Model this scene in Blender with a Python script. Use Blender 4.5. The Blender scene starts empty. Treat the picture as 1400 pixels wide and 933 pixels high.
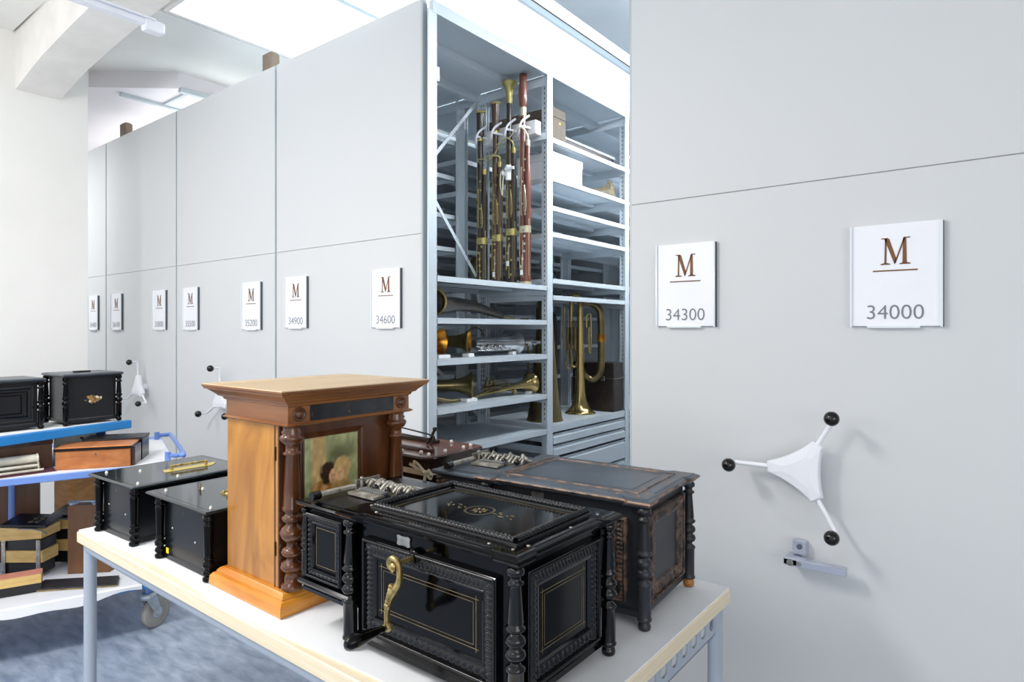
import bpy, bmesh, math, random
from mathutils import Vector, Matrix
random.seed(7)
S = bpy.context.scene
COL = S.collection
PI = math.pi

# ------------------------------------------------------------------ camera
YAW = math.atan(685 / 872)
cam_d = bpy.data.cameras.new('camera')
cam_d.sensor_width = 36
cam_d.lens = 872 / 1400 * 36
cam_d.shift_y = -15.5 / 1400
cam_d.clip_start = 0.05
cam = bpy.data.objects.new('camera', cam_d)
cam.location = (0, 0, 1.45)
cam.rotation_euler = (PI / 2, 0, YAW)
COL.objects.link(cam)
S.camera = cam

# ------------------------------------------------------------------ world, lights, exposure
w = bpy.data.worlds.new('world'); S.world = w; w.use_nodes = True
w.node_tree.nodes['Background'].inputs[0].default_value = (0.97, 0.98, 1.0, 1)
w.node_tree.nodes['Background'].inputs[1].default_value = 1.0

def area(name, loc, rot, sx, sy, power, color=(1, 1, 1)):
    l = bpy.data.lights.new(name, 'AREA'); l.shape = 'RECTANGLE'
    l.size = sx; l.size_y = sy; l.energy = power; l.color = color
    o = bpy.data.objects.new(name, l); o.location = loc; o.rotation_euler = rot
    COL.objects.link(o); return o

area('ceiling_lamp_table', (-2.2, -0.45, 3.0), (0, 0, 0), 0.4, 1.1, 58, (1, 0.98, 0.95))
area('front_fill', (-0.9, -1.8, 3.3), (0, 0, 0), 1.4, 0.9, 18, (0.97, 0.98, 1))  # soft fill added behind the camera, stands for no fixture
area('ceiling_lamp_left', (-4.7, -0.9, 3.2), (0, 0, 0), 0.6, 1.8, 26, (1, 0.98, 0.95))
area('far_left_fill', (-7.2, 0.9, 3.25), (0, 0, 0), 1.6, 0.5, 56, (1, 0.99, 0.96))  # extra light added to brighten the end panels beyond the pier
area('vault_fill', (-6.5, 3.2, 3.03), (PI, 0, 0), 3.2, 1.7, 17, (1, 0.99, 0.97))  # unseen light added behind the panel tops to brighten the vault
area('aisle_fill', (-0.9, 4.0, 3.2), (0, 0, 0), 0.35, 3.2, 210, (0.92, 0.97, 1))  # added light, hidden behind the right end panel, brightens the open shelves
area('rear_fill', (-3.4, -1.7, 1.9), (math.radians(152), 0, 0), 2.4, 0.6, 52, (1, 0.99, 0.97))  # unseen upward light added to lift the beam and ceiling
area('side_fill', (3.6, -1.4, 1.9), (0, math.radians(90), math.radians(-12)), 2.2, 3.2, 60, (1, 0.99, 0.97))  # light added from the right for pier and beam, no window there
vs = S.view_settings
vs.view_transform = 'Standard'; vs.look = 'None'; vs.gamma = 1; vs.use_curve_mapping = False
vs.exposure = 0.16

# ------------------------------------------------------------------ materials
def srgb(r, g, b):
    f = lambda c: (c / 255 / 12.92) if c / 255 <= 0.04045 else ((c / 255 + 0.055) / 1.055) ** 2.4
    return (f(r), f(g), f(b), 1)

def mat(name, c1, rough=0.5, metal=0.0, c2=None, scale=8, stretch=(1, 1, 1), detail=5, contrast=(0.35, 0.65),
        bump=0.0, bscale=60, coat=0.0, spec=0.5, wear=None, wear_at=(0.6, 0.68), wscale=18, bstretch=None, emit=None, rough2=None, distort=0.0):
    m = bpy.data.materials.new(name); m.use_nodes = True
    nt = m.node_tree; N = nt.nodes; L = nt.links
    p = N['Principled BSDF']
    p.inputs['Base Color'].default_value = c1
    p.inputs['Roughness'].default_value = rough
    p.inputs['Metallic'].default_value = metal
    p.inputs['Coat Weight'].default_value = coat
    p.inputs['Coat Roughness'].default_value = 0.05
    p.inputs['Specular IOR Level'].default_value = spec
    tc = N.new('ShaderNodeTexCoord')
    def noise(sc, st, det=5):
        mp = N.new('ShaderNodeMapping'); mp.inputs['Scale'].default_value = st
        L.new(tc.outputs['Object'], mp.inputs['Vector'])
        n = N.new('ShaderNodeTexNoise'); n.inputs['Scale'].default_value = sc; n.inputs['Detail'].default_value = det
        n.inputs['Distortion'].default_value = distort
        L.new(mp.outputs[0], n.inputs['Vector']); return n
    out = None
    if c2 is not None:
        n = noise(scale, stretch, detail)
        r = N.new('ShaderNodeValToRGB')
        r.color_ramp.elements[0].position = contrast[0]; r.color_ramp.elements[0].color = c1
        r.color_ramp.elements[1].position = contrast[1]; r.color_ramp.elements[1].color = c2
        L.new(n.outputs['Fac'], r.inputs[0]); out = r.outputs[0]
    if wear is not None:
        n = noise(wscale, (1, 1, 1), 6)
        r = N.new('ShaderNodeValToRGB')
        r.color_ramp.elements[0].position = wear_at[0]; r.color_ramp.elements[0].color = (0, 0, 0, 1)
        r.color_ramp.elements[1].position = wear_at[1]; r.color_ramp.elements[1].color = (1, 1, 1, 1)
        L.new(n.outputs['Fac'], r.inputs[0])
        mx = N.new('ShaderNodeMix'); mx.data_type = 'RGBA'
        L.new(r.outputs[0], mx.inputs[0])
        if out: L.new(out, mx.inputs[6])
        else: mx.inputs[6].default_value = c1
        mx.inputs[7].default_value = wear; out = mx.outputs[2]
    if out: L.new(out, p.inputs['Base Color'])
    if rough2 is not None:
        n = noise(4, (1, 1, 1), 4)
        mr = N.new('ShaderNodeMapRange'); mr.inputs[1].default_value = 0.35; mr.inputs[2].default_value = 0.65
        mr.inputs[3].default_value = rough; mr.inputs[4].default_value = rough2
        L.new(n.outputs['Fac'], mr.inputs[0]); L.new(mr.outputs[0], p.inputs['Roughness'])
    if bump:
        n = noise(bscale, bstretch or stretch, 4)
        b = N.new('ShaderNodeBump'); b.inputs['Strength'].default_value = bump; b.inputs['Distance'].default_value = 0.002
        L.new(n.outputs['Fac'], b.inputs['Height']); L.new(b.outputs[0], p.inputs['Normal'])
    if emit:
        p.inputs['Emission Color'].default_value = emit[0]; p.inputs['Emission Strength'].default_value = emit[1]
    return m

K = dict(
    wall=mat('white_wall_paint', srgb(244, 242, 238), 0.85, c2=srgb(238, 236, 231), scale=1.5, bump=0.25, bscale=30),
    beam=mat('white_rough_plaster', srgb(240, 237, 232), 0.85, c2=srgb(230, 227, 222), scale=5, bump=0.7, bscale=14, bstretch=(1, 1, 3)),
    ceil=mat('grey_white_ceiling', srgb(236, 236, 232), 0.9, c2=srgb(231, 231, 227), scale=3),
    ceil_l=mat('lilac_white_ceiling', srgb(236, 232, 234), 0.9, c2=srgb(230, 226, 228), scale=2),
    block=mat('taupe_block', srgb(128, 114, 98), 0.7, c2=srgb(112, 98, 84), scale=12),
    ceil_shade=mat('shaded_ceiling_grey', srgb(176, 179, 182), 0.9, c2=srgb(170, 173, 176), scale=3),  # aisle ceiling: its shade is put into this darker grey
    glow=mat('ceiling_light_diffuser', srgb(250, 252, 255), 0.6, emit=((0.93, 0.97, 1, 1), 1.6)),
    floor=mat('blue_grey_linoleum', srgb(124, 138, 160), 0.42, c2=srgb(180, 191, 206), scale=13, stretch=(0.6, 1.8, 1), detail=12,
              contrast=(0.30, 0.76), distort=0.35, wear=srgb(196, 200, 205), wear_at=(0.68, 0.76), wscale=42),
    panel=mat('white_lacquered_steel_panel', srgb(209, 211, 213), 0.6, c2=srgb(207, 210, 213), scale=0.8, spec=0.25),
    edge=mat('grey_panel_edge', srgb(190, 199, 203), 0.5, c2=srgb(182, 190, 195), scale=3),
    seal=mat('grey_gap_seal', srgb(150, 158, 164), 0.6),
    steel=mat('grey_blue_painted_steel', srgb(213, 222, 229), 0.4, c2=srgb(208, 217, 225), scale=4),
    slot=mat('dark_slot', srgb(84, 90, 98), 0.7),
    white=mat('white_plastic', srgb(238, 240, 246), 0.35, c2=srgb(234, 236, 243), scale=5),
    foam=mat('white_foam', srgb(246, 247, 248), 0.8, c2=srgb(240, 241, 243), scale=10, bump=0.2, bscale=80),
    acryl=mat('clear_acrylic_edge', srgb(225, 232, 236), 0.12),
    brown_ink=mat('brown_ink', srgb(116, 76, 38), 0.6),
    grey_ink=mat('grey_ink', srgb(122, 126, 132), 0.6),
    knob=mat('black_bakelite', srgb(16, 14, 14), 0.12, coat=0.0),
    chrome=mat('satin_chrome', srgb(205, 210, 222), 0.3, metal=0.75, c2=srgb(196, 200, 214), scale=20),
    tube=mat('grey_blue_tube_paint', srgb(172, 182, 196), 0.35, c2=srgb(166, 177, 191), scale=4),
    ply=mat('pale_plywood_edge', srgb(240, 226, 200), 0.6, c2=srgb(230, 214, 182), scale=30, stretch=(0.1, 0.1, 6)),
    toplam=mat('pale_laminate', srgb(236, 228, 210), 0.5, c2=srgb(228, 218, 196), scale=14, stretch=(0.2, 2, 1)),
    liner=mat('white_foam_sheet', srgb(240, 241, 243), 0.75, c2=srgb(234, 235, 238), scale=6, bump=0.15, bscale=40),
    bgloss=mat('black_polished_lacquer', srgb(3, 3, 4), 0.06, c2=srgb(6, 6, 8), scale=3, coat=0.0, spec=0.2, rough2=0.16, bump=0.03, bscale=25),
    bcarve=mat('black_carved_moulding', srgb(4, 4, 6), 0.1, c2=srgb(12, 12, 15), scale=60, coat=0.0, spec=0.5),
    bmatte=mat('worn_black_stain', srgb(26, 27, 31), 0.42, c2=srgb(42, 45, 52), scale=5, detail=8, wear=srgb(120, 88, 62), wear_at=(0.70, 0.76), wscale=30, bump=0.15, bscale=50),
    btop=mat('faded_blue_black_lid', srgb(56, 62, 70), 0.34, c2=srgb(78, 86, 96), scale=7, detail=10, wear=srgb(120, 126, 134), wear_at=(0.70, 0.8), wscale=60),
    bcarve2=mat('rubbed_brown_black_carving', srgb(38, 32, 30), 0.4, c2=srgb(112, 86, 68), scale=55, contrast=(0.42, 0.66)),
    rubbed=mat('rubbed_copper_brown_edge', srgb(66, 54, 48), 0.45, c2=srgb(150, 116, 92), scale=30, contrast=(0.4,0.6)),
    bbox=mat('black_box_stain', srgb(10, 11, 13), 0.22, spec=0.3, c2=srgb(20, 22, 26), scale=4, detail=8, wear=srgb(70, 74, 82), wear_at=(0.72, 0.8), wscale=24),
    bboxtop=mat('black_green_lid_lacquer', srgb(18, 26, 30), 0.12, c2=srgb(26, 38, 40), scale=3, coat=0.2, wear=srgb(130, 140, 140), wear_at=(0.76, 0.8), wscale=45),
    darkbl=mat('plain_black_paint', srgb(18, 18, 21), 0.3, c2=srgb(26, 27, 31), scale=6),
    gold=mat('gold_paint', srgb(168, 148, 100), 0.4, metal=0.3, c2=srgb(128, 110, 72), scale=30),
    brass=mat('cast_brass', srgb(206, 184, 126), 0.3, metal=0.85, c2=srgb(146, 122, 72), scale=70, bump=0.8, bscale=110),
    brassb=mat('bright_brass_sheet', srgb(228, 204, 100), 0.3, metal=0.6),
    nickel=mat('nickel_plate', srgb(190, 188, 182), 0.3, metal=0.85, c2=srgb(140, 136, 128), scale=40),
    nickelw=mat('pale_zinc_mechanism', srgb(196, 192, 182), 0.4, metal=0.4, c2=srgb(128, 120, 106), scale=40),
    whitepin=mat('white_pin', srgb(235, 232, 225), 0.4),
    walnut=mat('orange_walnut_veneer', srgb(140, 86, 26), 0.22, c2=srgb(206, 144, 60), scale=6.5, stretch=(1.2, 1.2, 0.45), detail=12, contrast=(0.22, 0.74), coat=0.3, distort=1.8),
    walnutd=mat('dark_walnut', srgb(70, 38, 20), 0.28, c2=srgb(104, 62, 34), scale=14, stretch=(2, 2, 0.35), detail=8, coat=0.3),
    walnutm=mat('turned_walnut', srgb(78, 42, 20), 0.2, c2=srgb(112, 66, 36), scale=16, stretch=(2, 2, 0.3), coat=0.4),
    plinth=mat('honey_oak_plinth', srgb(196, 120, 32), 0.26, c2=srgb(222, 154, 62), scale=5, stretch=(0.5, 0.5, 4), detail=9, coat=0.3, distort=0.8),
    cornice=mat('cornice_walnut', srgb(122, 76, 42), 0.3, c2=srgb(160, 106, 62), scale=6, stretch=(0.5, 0.5, 4), coat=0.2),
    pale_top=mat('pale_cornice_top', srgb(196, 172, 138), 0.5, c2=srgb(178, 150, 112), scale=3.5, stretch=(2, 0.6, 1), detail=8),  # paler tone for the flat top of the cornice
    hinge=mat('dark_iron', srgb(50, 42, 38), 0.4, metal=0.7),
    slate=mat('black_glass_sign', srgb(30, 32, 38), 0.15, c2=srgb(48, 50, 54), scale=20, wear=srgb(110, 92, 50), wear_at=(0.66, 0.72), wscale=40),
    mahog=mat('mahogany_lid', srgb(98, 58, 46), 0.25, c2=srgb(132, 86, 70), scale=8, stretch=(2.5, 0.4, 1), coat=0.3),
    blackbrown=mat('black_brown_stain', srgb(30, 18, 14), 0.2, c2=srgb(46, 26, 20), scale=14, stretch=(0.4, 0.4, 3)),
    mahogd=mat('dark_mahogany', srgb(52, 26, 18), 0.25, c2=srgb(72, 38, 26), scale=14, stretch=(0.4, 0.4, 3), coat=0.3),
    tape=mat('cream_cotton_tape', srgb(226, 216, 192), 0.8, c2=srgb(210, 198, 172), scale=80),
    blue=mat('bright_blue_steel', srgb(30, 120, 190), 0.35, c2=srgb(38, 130, 200), scale=5),
    blue2=mat('periwinkle_blue_tube', srgb(112, 146, 216), 0.35, c2=srgb(120, 152, 220), scale=5),
    navy=mat('navy_paint', srgb(34, 50, 110), 0.4),
    orange=mat('orange_fruitwood', srgb(170, 100, 50), 0.35, c2=srgb(198, 126, 70), scale=7, stretch=(2, 0.3, 4), detail=8),
    ochre=mat('ochre_wood', srgb(170, 112, 48), 0.4, c2=srgb(196, 138, 66), scale=12, stretch=(1, 1, 3)),
    brownw=mat('dark_brown_wood', srgb(84, 54, 34), 0.4, c2=srgb(108, 72, 46), scale=9, stretch=(1, 2, 0.4), detail=8),
    brownw2=mat('mid_brown_wood', srgb(112, 76, 48), 0.5, c2=srgb(124, 86, 56), scale=20, stretch=(1, 1, 0.4)),
    pine=mat('pale_pine', srgb(222, 190, 122), 0.5, c2=srgb(206, 168, 98), scale=12, stretch=(1, 0.4, 5)),
    pinkish=mat('salmon_felt', srgb(214, 142, 116), 0.8, c2=srgb(204, 132, 108), scale=20),
    cream=mat('cream_metal', srgb(224, 220, 206), 0.35, metal=0.2, c2=srgb(196, 190, 172), scale=20),
    zinc=mat('galvanised_zinc', srgb(196, 204, 210), 0.38, metal=0.6, c2=srgb(170, 178, 186), scale=30),
    rubber=mat('grey_rubber', srgb(150, 146, 140), 0.7),
    wheelp=mat('grey_wheel_plastic', srgb(172, 182, 192), 0.5),
    maroon=mat('maroon_cloth', srgb(100, 56, 70), 0.8),
    bsn1=mat('black_brown_bassoon_wood', srgb(42, 36, 30), 0.32, c2=srgb(62, 50, 38), scale=30, stretch=(2, 2, 0.2), coat=0.2),
    bsn2=mat('umber_bassoon_wood', srgb(74, 54, 42), 0.35, c2=srgb(96, 74, 58), scale=30, stretch=(2, 2, 0.2), coat=0.2),
    bsn3=mat('red_maple_bassoon_wood', srgb(96, 50, 38), 0.3, c2=srgb(128, 74, 56), scale=26, stretch=(2, 2, 0.25), coat=0.4),
    key=mat('aged_brass_keys', srgb(190, 176, 112), 0.35, metal=0.7),
    keyn=mat('pale_nickel_keys', srgb(214, 206, 178), 0.3, metal=0.6),
    horn=mat('tarnished_brass', srgb(148, 132, 92), 0.28, metal=0.85, c2=srgb(100, 90, 62), scale=9, detail=8, contrast=(0.3, 0.75)),
    horng=mat('lacquered_yellow_brass', srgb(206, 182, 124), 0.2, metal=0.9, c2=srgb(150, 130, 82), scale=6, stretch=(1, 1, 0.4), contrast=(0.35, 0.75)),
    horno=mat('bright_golden_brass', srgb(232, 168, 60), 0.28, metal=0.8, c2=srgb(150, 92, 30), scale=16, contrast=(0.4, 0.62)),
    dhorn=mat('black_leather_covering', srgb(40, 36, 32), 0.3, c2=srgb(60, 52, 42), scale=12),
    silver=mat('bright_silver', srgb(222, 222, 224), 0.16, metal=0.95, c2=srgb(180, 178, 176), scale=8),
    case=mat('brown_fabric_case', srgb(98, 88, 78), 0.8, c2=srgb(108, 98, 88), scale=60, bump=0.3, bscale=200),
    caseb=mat('black_brown_leather_case', srgb(40, 34, 34), 0.4, c2=srgb(54, 46, 44), scale=30, bump=0.3, bscale=120),
    yellow=mat('yellow_sticker', srgb(250, 222, 40), 0.6),
    leather=mat('cracked_leather', srgb(96, 86, 62), 0.6, c2=srgb(60, 54, 40), scale=30),
)

# ------------------------------------------------------------------ mesh builder
ROOTM = {}

def catmull(pts, n=8):
    P = [Vector(p) for p in pts]
    if len(P) < 3: return P
    out = []
    for i in range(len(P) - 1):
        p0 = P[i - 1] if i else P[0] * 2 - P[1]
        p1, p2 = P[i], P[i + 1]
        p3 = P[i + 2] if i + 2 < len(P) else P[-1] * 2 - P[-2]
        for k in range(n):
            t = k / n
            out.append(0.5 * ((2 * p1) + (-p0 + p2) * t + (2 * p0 - 5 * p1 + 4 * p2 - p3) * t * t + (-p0 + 3 * p1 - 3 * p2 + p3) * t ** 3))
    out.append(P[-1]); return out

class MB:
    def __init__(s): s.v = []; s.f = []; s.mi = []; s.cur = 0; s.sm = []; s.smooth = False
    def m(s, i): s.cur = i; return s
    def add(s, verts, faces, smooth=None):
        b = len(s.v); s.v += [tuple(v) for v in verts]
        for f in faces:
            s.f.append([b + i for i in f]); s.mi.append(s.cur); s.sm.append(s.smooth if smooth is None else smooth)
        return s
    def box(s, x0, x1, y0, y1, z0, z1):
        if x0 > x1: x0, x1 = x1, x0
        if y0 > y1: y0, y1 = y1, y0
        if z0 > z1: z0, z1 = z1, z0
        v = [(x, y, z) for x in (x0, x1) for y in (y0, y1) for z in (z0, z1)]
        return s.add(v, [(0, 1, 3, 2), (4, 6, 7, 5), (0, 4, 5, 1), (2, 3, 7, 6), (0, 2, 6, 4), (1, 5, 7, 3)], False)
    def bbox(s, x0, x1, y0, y1, z0, z1, c=0.003):
        # box with chamfered edges
        r = []
        for (i, z) in ((c, z0), (0, z0 + c), (0, z1 - c), (c, z1)):
            a, b, e, d = x0 + i, x1 - i, y0 + i, y1 - i
            r.append([(a + c, e, z), (b - c, e, z), (b, e + c, z), (b, d - c, z), (b - c, d, z), (a + c, d, z), (a, d - c, z), (a, e + c, z)])
        return s.loft(r, cap=True)
    def loft(s, rings, cap=True, closed=True, smooth=False):
        n = len(rings[0]); vs = [p for r in rings for p in r]; fs = []
        for i in range(len(rings) - 1):
            for j in range(n if closed else n - 1):
                a = i * n + j; b = i * n + (j + 1) % n
                fs.append((a, b, b + n, a + n))
        s.add(vs, fs, smooth)
        if cap:
            s.add(rings[0], [tuple(range(n))[::-1]], False); s.add(rings[-1], [tuple(range(n))], False)
        return s
    def rects(s, rings, cap=True):
        # rings: (x0,x1,y0,y1,z)
        return s.loft([[(a, c, z), (b, c, z), (b, d, z), (a, d, z)] for (a, b, c, d, z) in rings], cap)
    def prism(s, poly, y0, y1, axis='y'):
        if axis == 'y': A = [(x, y0, z) for x, z in poly]; B = [(x, y1, z) for x, z in poly]
        elif axis == 'x': A = [(y0, x, z) for x, z in poly]; B = [(y1, x, z) for x, z in poly]
        else: A = [(x, z, y0) for x, z in poly]; B = [(x, z, y1) for x, z in poly]
        return s.loft([A, B], True)
    def lathe(s, prof, o=(0, 0, 0), axis=(0, 0, 1), n=20, flutes=None, smooth=True, cap=True):
        ax = Vector(axis).normalized(); t = Vector((1, 0, 0)) if abs(ax.x) < 0.9 else Vector((0, 1, 0))
        u = ax.cross(t).normalized(); w_ = ax.cross(u); O = Vector(o); rings = []
        for (r, h) in prof:
            ring = []
            for k in range(n):
                a = 2 * PI * k / n; rr = r
                if flutes and flutes[0] <= h <= flutes[1] and k % 2: rr = r * 0.88
                ring.append(O + ax * h + (u * math.cos(a) + w_ * math.sin(a)) * rr)
            rings.append(ring)
        return s.loft(rings, cap, True, smooth)
    def cyl(s, a, b, r, r2=None, n=14, smooth=True):
        a = Vector(a); b = Vector(b)
        return s.lathe([(r, 0), (r if r2 is None else r2, (b - a).length)], a, b - a, n, smooth=smooth)
    def ball(s, c, r, n=14, sq=(1, 1, 1)):
        rings = []
        for i in range(1, n // 2 + 1):
            ph = PI * i / (n // 2 + 1)
            rings.append([(c[0] + r * sq[0] * math.sin(ph) * math.cos(2 * PI * k / n), c[1] + r * sq[1] * math.sin(ph) * math.sin(2 * PI * k / n), c[2] - r * sq[2] * math.cos(ph)) for k in range(n)])
        return s.loft(rings, True, True, True)
    def tube(s, pts, r, n=8, sm=6, flat=None, cap=True):
        P = catmull(pts, sm) if sm > 1 else [Vector(p) for p in pts]
        m_ = len(P)
        def rad(i):
            if not isinstance(r, (list, tuple)): return r
            t = i / (m_ - 1) * (len(r) - 1); k = min(int(t), len(r) - 2); return r[k] + (r[k + 1] - r[k]) * (t - k)
        T = (P[1] - P[0]).normalized(); u = T.orthogonal().normalized(); rings = []
        for i, p in enumerate(P):
            T2 = ((P[min(i + 1, m_ - 1)] - P[max(i - 1, 0)])).normalized()
            u = (u - T2 * u.dot(T2)).normalized(); v_ = T2.cross(u); R = rad(i)
            rings.append([p + (u * math.cos(2 * PI * k / n) + v_ * math.sin(2 * PI * k / n) * (flat or 1)) * R for k in range(n)])
        return s.loft(rings, cap, True, True)
    def rope(s, a, b, r, pitch=0.03, lobes=3, n=12):
        a = Vector(a); b = Vector(b); L_ = (b - a).length; ax = (b - a).normalized(); u = ax.orthogonal().normalized(); w_ = ax.cross(u)
        k_ = max(4, int(L_ / pitch * 8)); rings = []
        for i in range(k_ + 1):
            h = L_ * i / k_; ring = []
            for k in range(n):
                ph = 2 * PI * k / n; rr = r * (0.62 + 0.55 * abs(math.cos(0.5 * lobes * (ph - 2 * PI * h / (pitch * 1.5)))))
                ring.append(a + ax * h + (u * math.cos(ph) + w_ * math.sin(ph)) * rr)
            rings.append(ring)
        return s.loft(rings, True, True, True)
    def carved(s, O, U, V, Nn, L_, W, H, period=0.016, kind=0):
        # relief strip: runs along U for L_, across V for W, height H along Nn
        O = Vector(O); U = Vector(U); V = Vector(V); Nn = Vector(Nn); ns = max(6, int(L_ / period) * 6); nt_ = 6; vs = []
        for i in range(ns + 1):
            for j in range(nt_ + 1):
                q = i / ns * int(L_ / period + 0.5); t = j / nt_; e = math.sin(PI * t)
                if kind == 0: h = 0.35 + 0.65 * abs(math.cos(PI * (q + 0.5 * abs(t - 0.5))))
                elif kind == 1: h = 0.3 + 0.7 * abs(math.cos(PI * (q + t * 0.9)))
                else: h = 0.3 + 0.7 * max(0, 1 - abs((q % 1) - 0.5) * 2.6 * (0.35 + t))
                vs.append(O + U * (L_ * i / ns) + V * (W * t) + Nn * (H * h * (e ** 0.5 if 0 < t < 1 else 0)))
        m_ = nt_ + 1
        fs = [(i * m_ + j, i * m_ + j + 1, (i + 1) * m_ + j + 1, (i + 1) * m_ + j) for i in range(ns) for j in range(nt_)]
        return s.add(vs, fs, True)
    def build(s, name, mats, parent=None, world=False, bevel=0, loc=None, rotz=0):
        if not isinstance(mats, (list, tuple)): mats = [mats]
        vs = s.v
        if world and parent is not None:
            inv = ROOTM[parent.name].inverted(); vs = [tuple(inv @ Vector(v)) for v in vs]
        me = bpy.data.meshes.new(name); me.from_pydata(vs, [], s.f)
        for m_ in mats: me.materials.append(K[m_] if isinstance(m_, str) else m_)
        me.polygons.foreach_set('material_index', s.mi); me.polygons.foreach_set('use_smooth', s.sm)
        bm = bmesh.new(); bm.from_mesh(me); bmesh.ops.recalc_face_normals(bm, faces=bm.faces); bm.to_mesh(me); bm.free()
        o = bpy.data.objects.new(name, me); COL.objects.link(o)
        if parent is not None:
            o.parent = parent
            ROOTM[o.name] = ROOTM[parent.name].copy()
        if loc is not None: o.location = loc; o.rotation_euler = (0, 0, rotz)
        if parent is None: ROOTM[o.name] = Matrix.Translation(loc or (0, 0, 0)) @ Matrix.Rotation(rotz, 4, 'Z')
        if bevel:
            b = o.modifiers.new('bevel', 'BEVEL'); b.width = bevel; b.segments = 2; b.limit_method = 'ANGLE'
        return o

def tag(o, label, cat, group=None, kind=None):
    o['label'] = label; o['category'] = cat
    if group: o['group'] = group
    if kind: o['kind'] = kind
    return o

def thing(name, label, cat, loc=(0, 0, 0), rotz=0, group=None):
    o = bpy.data.objects.new(name, None); COL.objects.link(o); o.empty_display_size = 0.1
    o.location = loc; o.rotation_euler = (0, 0, rotz)
    ROOTM[o.name] = Matrix.Translation(loc) @ Matrix.Rotation(rotz, 4, 'Z')
    return tag(o, label, cat, group)

def struct(name, mb, m_, **k):
    o = mb.build(name, m_, **k); o['kind'] = 'structure'; return o

def copy_tree(o, parent=None):
    c = o.copy(); COL.objects.link(c)
    if parent is not None: c.parent = parent
    for ch in list(o.children): copy_tree(ch, c)
    return c

# ------------------------------------------------------------------ the room
struct('floor', MB().box(-11, 4, -4.5, 9, -0.06, 0), 'floor')
struct('wall_left', MB().box(-11.1, -11, -4.5, 9, 0, 3.6), 'wall')
struct('wall_back', MB().box(-11, 4, 8.2, 8.3, 0, 3.6), 'wall')
struct('wall_right', MB().box(4, 4.1, -4.5, 9, 0, 3.6), 'wall')
# pier that the arched beam springs from
struct('wall_pier', MB().box(-5.85, -5.3, -0.6, 1.745, 0, 3.55), 'wall')
# ceiling levels
c = MB()
c.box(-11, 4, -4.5, 1.3, 3.46, 3.56)
c.box(-4.155, 4, 1.3, 1.75, 3.46, 3.56)
struct('ceiling', c, 'ceil')
struct('ceiling_aisle', MB().box(-2.142, 4, 1.76, 8.2, 3.402, 3.56), 'ceil_shade')
# sloping grey vault haunch between beam and light panel
c = MB(); c.loft([[(-5.23, 1.3, 3.50), (-4.155, 1.3, 3.425), (-4.155, 1.3, 3.56), (-5.23, 1.3, 3.6)],
                  [(-5.23, 8.2, 3.50), (-4.155, 8.2, 3.425), (-4.155, 8.2, 3.56), (-5.23, 8.2, 3.6)]])
c.box(-5.9, -5.2, 1.3, 2.36, 3.5, 3.6)
struct('ceiling_vault', c, 'ceil')
c = MB(); c.loft([[(-11, 1.3, 3.37), (-5.75, 1.3, 3.37), (-5.75, 1.9, 3.37), (-5.22, 2.35, 3.37), (-5.22, 8.2, 3.37), (-11, 8.2, 3.37)],
                  [(-11, 1.3, 3.6), (-5.75, 1.3, 3.6), (-5.75, 1.9, 3.6), (-5.22, 2.35, 3.6), (-5.22, 8.2, 3.6), (-11, 8.2, 3.6)]])
struct('ceiling_low_bay', c, 'ceil_l')
c = MB(); c.box(-5.222, -5.17, 2.35, 8, 3.335, 3.37); c.box(-5.70, -5.66, 2.1, 8, 3.345, 3.369)
struct('trim_1', c, 'edge')

# arched beam springing from the pier
def beam_z(x):
    pts = [(-5.32, 3.07), (-5.05, 3.115), (-4.77, 3.157), (-4.35, 3.192), (-3.93, 3.218), (-3.5, 3.232), (-2.9, 3.235), (-2.0, 3.2), (-1.0, 3.12), (0.2, 2.98)]
    return pts
low = beam_z(0)
poly = [(x, z) for x, z in low] + [(0.2, 3.5), (-5.32, 3.5)]
struct('ceiling_arched_beam', MB().prism(poly, 1.315, 1.572), 'beam')

# luminous ceiling above the shelving and aisle
def luminaire(name, label, x0, x1, y0, y1, z, m_='glow', fm='edge'):
    t = thing(name, label, 'ceiling light', ((x0 + x1) / 2, (y0 + y1) / 2, z))
    b = MB(); b.box(x0, x1, y0, y1, z, z + 0.02); b.build('diffuser', m_, t, world=True)
    f = MB()
    f.box(x0 - 0.03, x0, y0, y1, z - 0.012, z + 0.04); f.box(x1, x1 + 0.03, y0, y1, z - 0.012, z + 0.04)
    f.box(x0 - 0.03, x1 + 0.03, y1, y1 + 0.03, z - 0.012, z + 0.04); f.box(x0 - 0.03, x1 + 0.03, y0 - 0.03, y0, z - 0.012, z + 0.04)
    f.build('frame', fm, t, world=True)
    return t
luminaire('ceiling_light', 'broad white luminous ceiling panel above the left cabinets', -4.12, -3.2, 1.8, 7.8, 3.44, fm='wall')
luminaire('ceiling_light', 'bright white luminous ceiling panel above the open shelves and aisle', -3.13, -2.32, 1.8, 7.8, 3.42)
luminaire('ceiling_light', 'small recessed light seen far left beyond the arched beam', -5.62, -5.26, 2.45, 3.4, 3.365)
b = MB(); b.box(-2.232, -2.143, 1.8, 7.8, 3.404, 3.46)
b.m(1).box(-2.242, -2.232, 1.8, 7.8, 3.40, 3.46)
b.m(2).box(-2.289, -2.242, 1.8, 7.8, 3.402, 3.46)
tag(b.build('light_trunking', ['glow', 'case', 'steel']), 'narrow white light strip running along the aisle ceiling edge', 'ceiling light')
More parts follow.
